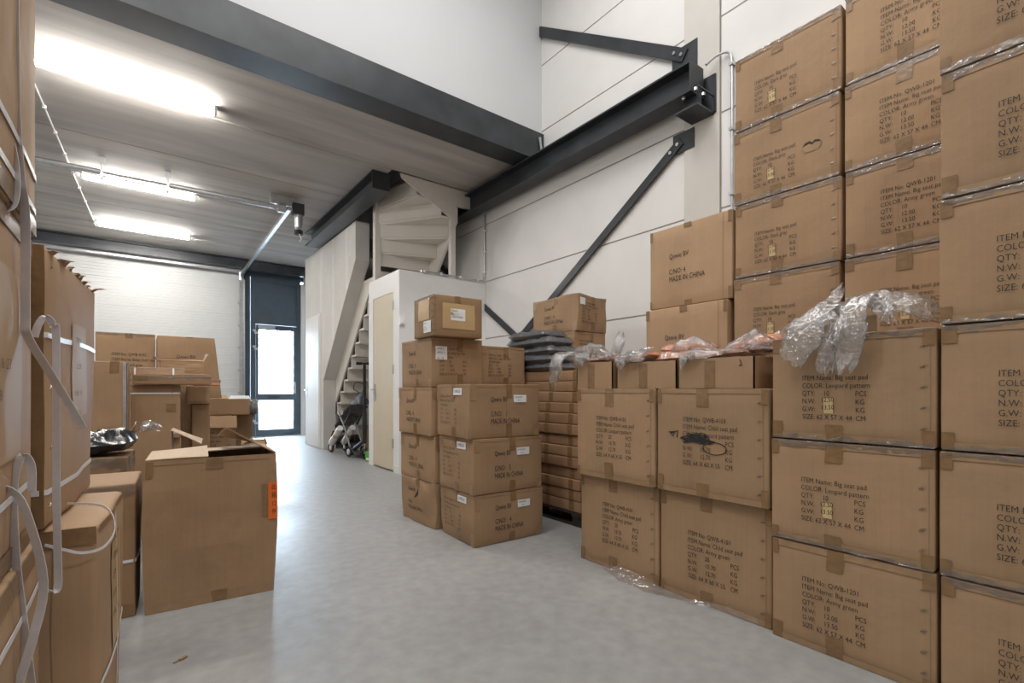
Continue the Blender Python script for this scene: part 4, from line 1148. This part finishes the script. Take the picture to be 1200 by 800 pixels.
for k in range(9):              # frayed strips of board along the torn rim
    a = 0.03 + k * 0.068 + random.uniform(-.015, .015); w = random.uniform(.025, .06)
    p0 = c.pt('R', a, 0.72, 0.0); p1 = c.pt('R', a + w, 0.72, 0.0)
    up = V((random.uniform(-.01, .025), random.uniform(-.01, .01), random.uniform(.008, .024)))
    mid = (p0 + p1) / 2 + up
    vs_ = [p0, p1, p1 * .4 + mid * .6 + V((.01, 0, .004)), mid + V((.018, .01, -.006)), p0 * .4 + mid * .6]
    off = V((-0.004, 0, 0))
    mesh('torn_strip', vs_ + [v + off for v in vs_], [(0, 1, 2, 3, 4), (9, 8, 7, 6, 5), (0, 5, 6, 1), (1, 6, 7, 2), (2, 7, 8, 3), (3, 8, 9, 4), (4, 9, 5, 0)], 'card_dark', c.root)

# loose straps hanging in loops
def strap(label, pts, w, wd=(0.8, -0.6, 0), mat='strap'):
    b = MB().ribbon(smooth_pts(pts, 6), w, wd, 0.0012)
    tag(b.build('packing_strap', mat, None, False), label, 'strap', 'loose packing straps')
strap('wide grey strap hanging from the top left edge and bending to a diagonal end', [(-0.206, 1.40, 2.0), (-0.203, 1.40, 1.676), (-0.2, 1.42, 1.545), (-0.194, 1.44, 1.448), (-0.194, 1.44, 1.25), (-0.190, 1.44, 1.202), (-0.158, 1.48, 1.122), (-0.107, 1.50, 1.002)], 0.021)
strap('grey strap looping up then hanging straight in front of the torn carton', [(-0.188, 1.5, 1.207), (-0.181, 1.5, 1.236), (-0.17, 1.5, 1.254), (-0.158, 1.5, 1.238), (-0.152, 1.5, 1.199), (-0.152, 1.5, 0.89), (-0.15, 1.5, 0.72), (-0.150, 1.5, 0.64), (-0.166, 1.5, 0.638)], 0.018)
strap('grey strap in a narrow upright loop low at the left picture edge', [(-0.179, 1.4, 0.88), (-0.180, 1.4, 0.934), (-0.193, 1.4, 0.956), (-0.204, 1.4, 0.91), (-0.206, 1.4, 0.841), (-0.201, 1.4, 0.726), (-0.191, 1.4, 0.61), (-0.175, 1.4, 0.43)], 0.018)
strap('grey strap bowing out in a bend at the lower left picture corner', [(-0.230, 1.35, 0.905), (-0.203, 1.35, 0.894), (-0.181, 1.35, 0.847), (-0.156, 1.35, 0.705), (-0.172, 1.35, 0.59), (-0.205, 1.35, 0.46)], 0.019)
strap('thin white strap curling over the top of the lower strapped carton', [(-0.194, 1.70, 0.695), (-0.16, 1.69, 0.68), (-0.119, 1.70, 0.66), (-0.077, 1.72, 0.665), (-0.058, 1.78, 0.701), (-0.09, 1.88, 0.745), (-0.2, 1.95, 0.755)], 0.007, (0, 0, 1), 'strap_white')
strap('grey strap curving in a round loop against the top left carton', [(-0.225, 1.36, 1.62), (-0.205, 1.38, 1.58), (-0.198, 1.38, 1.50), (-0.205, 1.37, 1.45), (-0.235, 1.36, 1.435)], 0.014)
# ------------------------------------------------------------------ big half-open carton in front
def front_warp(p_):
    k = p_.z / 0.745
    x = p_.x + (0.02 * math.sin(k * 2.6) if p_.x > 0 else -0.012 * math.sin(k * 3)) * 1.0
    n = noise.noise_vector(p_ * 3.0)
    return V((x + n.x * 0.005, p_.y + n.y * 0.008, p_.z))
def open_carton(label, W, D, H, loc, rot, seed, mat='card', group=None, warp=None, flaps=(), name='open_carton'):
    """open carton: four thick walls, a bottom and flaps given as (side, angle, length)"""
    c = Carton(label, W, D, H, loc, rot, mat, 0.004, 0.005, seed, group, warp, name, open_top=True)
    t = 0.006
    for f, nm in (('F', 'front_wall'), ('R', 'side_wall'), ('B', 'back_wall'), ('L', 'side_wall')):
        w, h = c.dims(f); n = 10; vs_ = []
        for off in (0.0, -t):
            for j in range(n + 1):
                for i in range(n + 1):
                    vs_.append(c.pt(f, w * i / n, h * j / n, off))
        m_ = (n + 1) ** 2; fs = []
        for j in range(n):
            for i in range(n):
                a = j * (n + 1) + i
                fs += [(a, a + 1, a + n + 2, a + n + 1), (m_ + a, m_ + a + n + 1, m_ + a + n + 2, m_ + a + 1)]
        for i in range(n):
            a = n * (n + 1) + i; fs.append((a, a + 1, m_ + a + 1, m_ + a))
            a = i; fs.append((a, m_ + a, m_ + a + 1, a + 1))
        for j in range(n):
            a = j * (n + 1); fs.append((a, a + n + 1, m_ + a + n + 1, m_ + a)); a += n; fs.append((a, m_ + a, m_ + a + n + 1, a + n + 1))
        mesh(nm, vs_, fs, mat, c.root, False)
    MB().box(-W / 2 + t, W / 2 - t, -D / 2 + t, D / 2 - t, 0.0, t).build('bottom', 'card_inside', c.root)
    for side, ang, ln in flaps:
        flap(c, side, ang, ln, mat)
    return c
def flap(c, side, ang, ln, mat, trim=0.008, curl=0.012, twist=0.0):
    """flap hinged on the rim; ang = 0 folded flat inwards, 90 upright, 180 flat outwards"""
    w, h = c.dims(side); n = 8; vs_ = []
    inward = {'F': V((0, 1, 0)), 'B': V((0, -1, 0)), 'L': V((1, 0, 0)), 'R': V((-1, 0, 0))}[side]
    for off in (0.0, 0.005):
        for j in range(n + 1):
            for i in range(n + 1):
                s_ = i / n; q = c.pt(side, trim + (w - 2 * trim) * s_, h, 0.0)
                a = math.radians(ang + twist * (s_ - .5)); k = j / n
                d = inward * math.cos(a) + V((0, 0, 1)) * math.sin(a); nrm = inward * (-math.sin(a)) + V((0, 0, 1)) * math.cos(a)
                vs_.append(q + d * ln * k + nrm * (off + curl * k * k * math.sin(3 * s_ + 1)) + V((0, 0, 0.001)))
    m_ = (n + 1) ** 2; fs = []
    for j in range(n):
        for i in range(n):
            a = j * (n + 1) + i
            fs += [(a, a + n + 1, a + n + 2, a + 1), (m_ + a, m_ + a + 1, m_ + a + n + 2, m_ + a + n + 1)]
    for i in range(n):
        for a in (i, n * (n + 1) + i):
            fs.append((a, a + 1, m_ + a + 1, m_ + a))
        for a in (i * (n + 1), i * (n + 1) + n):
            fs.append((a, m_ + a, m_ + a + n + 1, a + n + 1))
    return mesh('flap', vs_, fs, mat, c.root, False)
rz = -4.8; ca, sa = math.cos(math.radians(rz)), math.sin(math.radians(rz))
W_, D_ = 0.56, 0.44
cx_, cy_ = 0.015 + W_ / 2 * ca - D_ / 2 * sa, 2.93 + W_ / 2 * sa + D_ / 2 * ca
bc = open_carton('large half-open carton in the aisle with an orange handwritten note', W_, D_, 0.742, (cx_, cy_, 0), rz, 230, 'card', None, front_warp)
flap(bc, 'L', 2, 0.26, 'card_inside', 0.01, 0.01); flap(bc, 'R', 24, 0.27, 'card', 0.012, 0.02, -10); flap(bc, 'B', 1, 0.2, 'card_inside', 0.02, 0.004)
w_, h_ = bc.dims('F')
bc.tape_tab('F', 0.285, 0.06, 0.07, True); bc.tape_tab('F', 0.31, 0.065, 0.06, False)
bc.tape_band('F', True, 0.022, 'tape_pale'); bc.tape_band('F', False, 0.04, 'tape_pale')
bc.patch('tape', 'F', 0.005, 0.66, 0.035, 0.738, 'tape', 0.0014, 2, 3); bc.patch('tape', 'F', w_ - 0.035, 0.56, w_ - 0.004, 0.738, 'tape_pale', 0.0014, 2, 3)
bc.patch('tape', 'F', w_ - 0.075, 0.405, w_ - 0.035, 0.58, 'tape', 0.0014, 2, 3)
nt_ = bc.patch('note', 'F', w_ - 0.045, 0.39, w_ - 0.001, 0.59, 'label_orange', 0.0028, 3, 4)
bc.patch('note', 'R', 0.0, 0.39, 0.012, 0.59, 'label_orange', 0.0028, 2, 4)
bc.text('F', [(0, 0, '此'), (0, 0.045, '箱'), (0, 0.09, '12'), (0, 0.135, '件')], w_ - 0.030, 0.575, 0.024, name='handwriting', cx=0.7, off=0.004, parent=nt_)
scr = MB().box(-0.02, 0.02, -0.005, 0.005, 0.0, 0.004).box(0.0, 0.03, -0.012, 0.0, 0.002, 0.008)
o = scr.build('cardboard_scrap', 'card_dark'); o.location = (0.12, 2.36, 0.0); o.rotation_euler = (0, 0, 0.6)
tag(o, 'tiny torn cardboard scrap lying alone on the floor in front', 'scrap')

# ------------------------------------------------------------------ pile behind, on the left
G_P = 'cartons heaped on the left'
c = Carton('dark brown carton with a strap squeezed between the front carton and the strapped carton', 0.48, 0.46, 0.64, (-0.25, 3.20, 0), -3, 'card_dark', 0.006, 0.008, 240, G_P, sag)
c.strap(0.27, None, 0.014); c.tape_band('F', False, 0.06, 'tape'); c.film_edge('F', True, 0.05, 4)
Carton('low carton holding up the plastic-wrapped carton, behind the strapped carton', 0.46, 0.46, 0.49, (-0.27, 4.02, 0), 2, 'card', seed=241, group=G_P)
c = Carton('plastic-wrapped carton with a black sack on top, left of the front carton', 0.46, 0.44, 0.19, (-0.275, 4.01, 0.495), -4, 'card_dark', 0.008, 0.01, 242, G_P, sag)
c.film_edge('F', True, 0.09, 5); c.film_edge('F', False, 0.06, 6); c.film_edge('R', True, 0.08, 7)
pillow('plastic_sack', 'shiny black plastic sack on the plastic-wrapped carton', 'sack', (-0.26, 3.97, 0.695), -8, 0.46, 0.40, 0.11, 'black_plastic', 61, None, 1.1, None, (0, -4))
c = open_carton('small open carton with one pale flap behind the large front carton', 0.24, 0.30, 0.785, (0.075, 4.58, 0), -5, 243, 'card', G_P)
flap(c, 'R', 208, 0.22, 'card_inside', 0.008, 0.01); flap(c, 'L', 70, 0.06, 'card_inside', 0.02, 0.01)
plastic('plastic_bag', 'wad of clear plastic in the small open carton', [([(0.0, 4.50, 0.79), (0.05, 4.54, 0.83), (0.11, 4.60, 0.79)], [0.08, 0.12, 0.06], 0.05, {'side': (0, 1, 0), 'amp': 0.014})])
Carton('hidden carton carrying the tall upright carton of the left heap', 0.48, 0.42, 0.69, (-0.335, 5.35, 0), 0, 'card', seed=244, group=G_P)
c = Carton('tall upright carton with silver tape down its right edge', 0.50, 0.40, 0.626, (-0.335, 5.31, 0.695), -2, 'card', 0.004, 0.005, 245, G_P)
c.patch('silver_tape', 'F', 0.475, 0.01, 0.498, 0.62, 'steel_galv', 0.0015, 2, 8); c.patch('silver_tape', 'R', 0.002, 0.01, 0.06, 0.62, 'steel_galv', 0.0015, 2, 8)
c.tape_tab('F', 0.42, 0.06, 0.10, True); c.tape_band('F', False, 0.10, 'tape_pale')
Carton('hidden carton carrying the strapped carton of the left heap', 0.37, 0.40, 0.622, (0.13, 5.95, 0), 0, 'card', seed=246, group=G_P)
c = Carton('carton bound by two white straps in the left heap', 0.38, 0.42, 0.51, (0.125, 5.91, 0.626), -3, 'card', 0.004, 0.005, 247, G_P)
c.strap(0.43, None, 0.014); c.strap(0.05, None, 0.014); c.patch('tape', 'F', 0.27, 0.25, 0.345, 0.33, 'tape', 0.0014, 2, 2); c.tape_tab('F', 0.34, 0.06, 0.09, True)
def flat_box(label, W, D, H, loc, rot, mat, seed):
    return Carton(label, W, D, H, loc, rot, mat, 0.002, 0.004, seed, G_P, name='flat_carton', r=0.004)
c = flat_box('long flat carton tray with white film on top in the left heap', 0.62, 0.33, 0.085, (0.255, 5.79, 1.142), -3, 'card_red', 250)
c.film_edge('F', True, 0.03, 8); c.patch('white_film', 'T', 0.03, 0.01, 0.60, 0.31, 'label_white', 0.003, 12, 6); c.patch('tape', 'F', 0.01, 0.035, 0.12, 0.08, 'tape', 0.0014, 2, 2)
c = flat_box('flat orange-brown carton with white straps on the left heap', 0.42, 0.26, 0.072, (0.14, 5.96, 1.232), -2, 'card_red', 251)
c.strap(None, ('F', 0.03), 0.014); c.strap(None, ('F', 0.33), 0.014); c.film_edge('F', True, 0.02, 9)
c = Carton('small pale carton wedged right of the strapped carton in the left heap', 0.20, 0.14, 0.185, (0.48, 6.05, 0.945), -6, 'card_pale', 0.002, 0.004, 261, G_P, sag)
c.tape_band('F', False, 0.03)
Carton('narrow added carton, coloured dark like a shaded gap, under the small pale carton of the left heap', 0.16, 0.12, 0.94, (0.50, 6.07, 0), 0, 'card_dark', seed=264, group=G_P)  # added support, its board darkened to stand for the shaded void
c = flat_box('orange edged flat parcel poking out at the right of the left heap', 0.24, 0.14, 0.06, (0.555, 6.06, 1.134), -4, 'card_red', 252)
c.patch('orange_edge', 'F', 0.005, 0.006, 0.235, 0.03, 'orange_pale', 0.003, 4, 1); c.film_edge('F', True, 0.03, 10); c.film_edge('R', True, 0.03, 11)
Carton('hidden carton behind the strapped carton of the left heap', 0.42, 0.24, 1.26, (0.35, 6.30, 0), 0, 'card', seed=265, group=G_P)
oc = open_carton('small carton with open flaps in front of the leaning carton', 0.38, 0.20, 0.13, (0.35, 6.29, 1.262), 0, 257, 'card', G_P)
flap(oc, 'R', 112, 0.10, 'card_inside'); flap(oc, 'L', 140, 0.07, 'card_inside'); flap(oc, 'F', 60, 0.02, 'card')
# two cartons standing at the back of the heap
Carton('hidden lower carton at the back of the left heap, left one', 0.52, 0.55, 1.095, (-0.135, 7.52, 0), 0, 'card', seed=253, group=G_P)
c = Carton('carton with printed packing list standing at the back of the left heap', 0.545, 0.60, 0.65, (-0.135, 7.50, 1.10), 0, 'card', 0.004, 0.004, 254, G_P)
c.text('F', item_lines('QWB-4102', 'Baby chair seat pad', 'Dark grey', '6', '9.20', '11.40', '64 X 60 X 55', 0.060, 1.2), 0.14, 0.42, 0.034, cx=0.72)
c.tape_tab('F', 0.30, 0.07, 0.07, True); c.film_edge('F', True, 0.03, 12)
Carton('hidden lower carton at the back of the left heap, right one', 0.48, 0.50, 0.985, (0.42, 7.08, 0), 0, 'card_dark', seed=255, group=G_P)  # added support; dark board paints in the shade below the leaning carton
def lean(p_):
    return V((p_.x + 0.075 * (0.5 - p_.z / 0.71) * (1 if p_.x > 0 else 0), p_.y, p_.z))
c = Carton('leaning trapezoid carton with one printed name at the back of the left heap', 0.585, 0.60, 0.71, (0.44, 7.01, 0.99), 0, 'card', 0.004, 0.004, 256, G_P, lean)
c.text('F', [(0, 0, 'Qewie BV')], 0.17, 0.50, 0.042, cx=0.8); c.tape_tab('F', 0.34, 0.07, 0.02, True)
# far cartons beside the overhead door
c = open_carton('far printed carton with its front flap hanging over, near the glazed door', 0.49, 0.50, 0.70, (0.887, 8.46, 0), -2, 258, 'card_pale', G_P)
c.text('F', item_lines('QWB-1201', 'Seat', 'Black', '8', '9.20', '10.60', '60 X 50 X 37', 0.062, 1.2), 0.10, 0.48, 0.034, cx=0.66)
vs_ = [V((-0.25, -0.255, 0.715)), V((0.25, -0.26, 0.705)), V((0.25, -0.33, 0.53)), V((-0.24, -0.32, 0.55))]
mesh('hanging_flap', vs_ + [v + V((0, 0.006, -0.001)) for v in vs_], [(3, 2, 1, 0), (4, 5, 6, 7), (0, 1, 5, 4), (1, 2, 6, 5), (2, 3, 7, 6), (3, 0, 4, 7)], 'card_pale', c.root)
c = Carton('far low carton lying on top beside the glazed door, white lid flap', 0.54, 0.36, 0.24, (1.06, 8.50, 0.712), -3, 'card', 0.004, 0.006, 259, G_P, sag)
c.patch('tape', 'F', 0.22, 0.16, 0.29, 0.235, 'tape_pale', 0.0014, 2, 2)
vs_ = [V((0.0, -0.182, 0.247)), V((0.275, -0.182, 0.245)), V((0.27, -0.08, 0.285)), V((0.02, -0.08, 0.29))]
mesh('white_flap', vs_ + [v + V((0, 0.0, -0.005)) for v in vs_], [(0, 1, 2, 3), (7, 6, 5, 4), (0, 4, 5, 1), (1, 5, 6, 2), (2, 6, 7, 3), (3, 7, 4, 0)], 'label_white', c.root)
vs_ = [V((-0.27, -0.182, 0.247)), V((-0.02, -0.182, 0.245)), V((-0.03, -0.06, 0.30)), V((-0.24, -0.06, 0.295))]
mesh('flap', vs_ + [v + V((0, 0.0, -0.005)) for v in vs_], [(0, 1, 2, 3), (7, 6, 5, 4), (0, 4, 5, 1), (1, 5, 6, 2), (2, 6, 7, 3), (3, 7, 4, 0)], 'card_pale', c.root)
Carton('far dark carton right beside the printed one, closest to the glazed door', 0.27, 0.40, 0.70, (1.295, 8.82, 0), -3, 'card_dark', 0.004, 0.006, 260, G_P, sag)
c = Carton('low brown carton behind the small open carton', 0.17, 0.16, 0.63, (0.38, 6.53, 0), -4, 'card_dark', 0.004, 0.006, 262, G_P, sag)
c.tape_band('F', True, 0.05, 'tape')
c = open_carton('torn low carton lying open on the floor toward the glazed door', 0.30, 0.34, 0.36, (1.20, 7.22, 0), -12, 263, 'card_dark', G_P, sag)
flap(c, 'F', 30, 0.12, 'card'); flap(c, 'R', 70, 0.10, 'card_dark'); flap(c, 'B', 15, 0.2, 'card'); flap(c, 'L', 30, 0.15, 'card')
pillow('black_bag', 'dark bag in clear plastic poking out beside the far low carton', 'bag', (1.42, 8.66, 0.705), 80, 0.22, 0.15, 0.20, 'dark_cloth', 44, None, 0.5, 'film_bag')
for i, (x, y, rz_) in enumerate(((1.62, 9.6, 10), (1.80, 9.3, 40))):
    o = MB().box(-0.10, 0.10, -0.07, 0.07, 0.0, 0.006).box(-0.09, 0.07, -0.06, 0.05, 0.006, 0.010).build('paper_sheet', 'label_white'); o.location = (x, y, 0); o.rotation_euler = (0, 0, math.radians(rz_))
    tag(o, ('white paper on the floor before the glazed door, left one', 'white paper on the floor before the glazed door, right one')[i], 'paper')

# ------------------------------------------------------------------ things stowed below the stair
def wheel(b, c_, r, axis, w=0.03):
    c_ = V(c_); ax = V(axis).normalized(); u = ax.orthogonal().normalized(); v = ax.cross(u)
    pts = [c_ + (u * math.cos(k * math.pi / 8) + v * math.sin(k * math.pi / 8)) * r for k in range(17)]
    b.tube(pts, w / 2, 6, False); return b
sc_ = empty('kick_scooter', (2.78, 7.42, 0)); tag(sc_, 'black kick scooter standing upright under the stair', 'scooter')
MB().tube([(0, 0, 0.32), (0, 0, 1.50)], [0.028, 0.022], 10).build('steering_column', 'rubber', sc_)
MB().tube([(0.0, 0.0, 0.25), (0, 0, 0.75)], 0.035, 10).build('fork_tube', 'steel_dark', sc_)
hb = MB().tube([(-0.10, 0.03, 1.50), (0.10, -0.03, 1.50)], 0.016, 8).build('handlebar', 'rubber', sc_)
MB().tube([(-0.12, 0.036, 1.50), (-0.04, 0.012, 1.50)], 0.024, 8).build('grip', 'rubber', hb); MB().tube([(0.04, -0.012, 1.50), (0.12, -0.036, 1.50)], 0.024, 8).build('grip', 'rubber', hb)
MB().tube([(0, 0, 0.30), (0.02, 0.55, 0.10)], [0.035, 0.03], 8).box(-0.06, 0.06, 0.02, 0.55, 0.07, 0.10).build('deck', 'steel_dark', sc_)
for y in (0.0, 0.58):
    wheel(MB(), (0, y, 0.085), 0.07, (1, 0, 0)).build('wheel', 'rubber', sc_)
MB().tube([(0, 0, 0.30), (0, 0, 0.085)], 0.012, 6).build('axle_fork', 'alu', sc_)
MB().tube(smooth_pts([(-0.02, -0.02, 1.18), (-0.14, 0.0, 1.20), (-0.16, 0.02, 1.10), (-0.06, 0, 1.04), (-0.02, 0, 1.08)], 6), 0.006, 6).build('brake_cable', 'rubber', sc_)
stv = empty('folded_stroller', (2.72, 8.15, 0)); tag(stv, 'folded stroller with grey fabric and pale padded bars under the stair', 'stroller')
for dx in (-0.05, 0.16):
    MB().tube([(dx - 0.04, 0.35, 0.12), (dx, -0.05, 0.45), (dx + 0.03, -0.42, 0.82)], 0.016, 8).build('frame_tube', 'steel_dark', stv)
    MB().tube([(dx, -0.45, 0.10), (dx, -0.1, 0.5), (dx, 0.2, 0.72)], 0.014, 8).build('frame_tube', 'alu', stv)
    MB().tube([(dx - 0.09, 0.28, 0.18), (dx - 0.06, -0.10, 0.46)], 0.05, 12).build('padded_bar', 'label_white', stv)
    MB().tube([(dx - 0.078, 0.10, 0.31), (dx - 0.072, 0.04, 0.355)], 0.052, 12).build('yellow_band', 'sticker_yellow', stv)
for q in ((-0.10, 0.42, 0.09), (0.14, 0.42, 0.09), (-0.08, -0.42, 0.10), (0.16, -0.42, 0.10)):
    wheel(MB(), q, 0.07, (1, 0.2, 0), 0.035).build('wheel', 'rubber', stv)
    MB().tube([(q[0] - 0.02, q[1], q[2]), (q[0] + 0.02, q[1], q[2])], 0.045, 10).build('wheel_hub', 'label_white', stv)
MB().tube([(-0.12, 0.30, 0.30), (-0.08, 0.38, 0.36), (0.12, 0.38, 0.36)], 0.022, 8).build('handle_bar', 'rubber', stv)
b = sheet(lambda u, v: V((-0.07 + 0.34 * v, 0.42 - 0.75 * u, 0.38 + 0.42 * u + 0.08 * math.sin(math.pi * v) + 0.05 * math.sin(3 * u))), 24, 14, 0.03, 91, 7)
b.build('seat_fabric', 'grey_cloth', stv, True)
b = sheet(lambda u, v: V((0.02 + 0.26 * u, -0.20 - 0.34 * v, 0.86 + 0.16 * math.sin(math.pi * u) * math.sin(math.pi * v))), 16, 14, 0.03, 92, 8)
b.build('hood', 'dark_cloth', stv, True)
gbx = Carton('small green printed box on the floor under the stair', 0.16, 0.12, 0.15, (2.80, 7.16, 0), -60, 'green_print', 0.001, 0.001, 270, None, name='small_box', r=0.004)
gbx.patch('print', 'F', 0.02, 0.02, 0.14, 0.06, 'label_white', 0.001); gbx.patch('print', 'L', 0.02, 0.08, 0.10, 0.13, 'ink', 0.001)
c = Carton('brown carton standing behind the stroller under the stair', 0.34, 0.30, 0.42, (3.12, 8.02, 0), -20, 'card', 0.003, 0.004, 271, None)
c.tape_tab('F', 0.17, 0.05, 0.08, True)
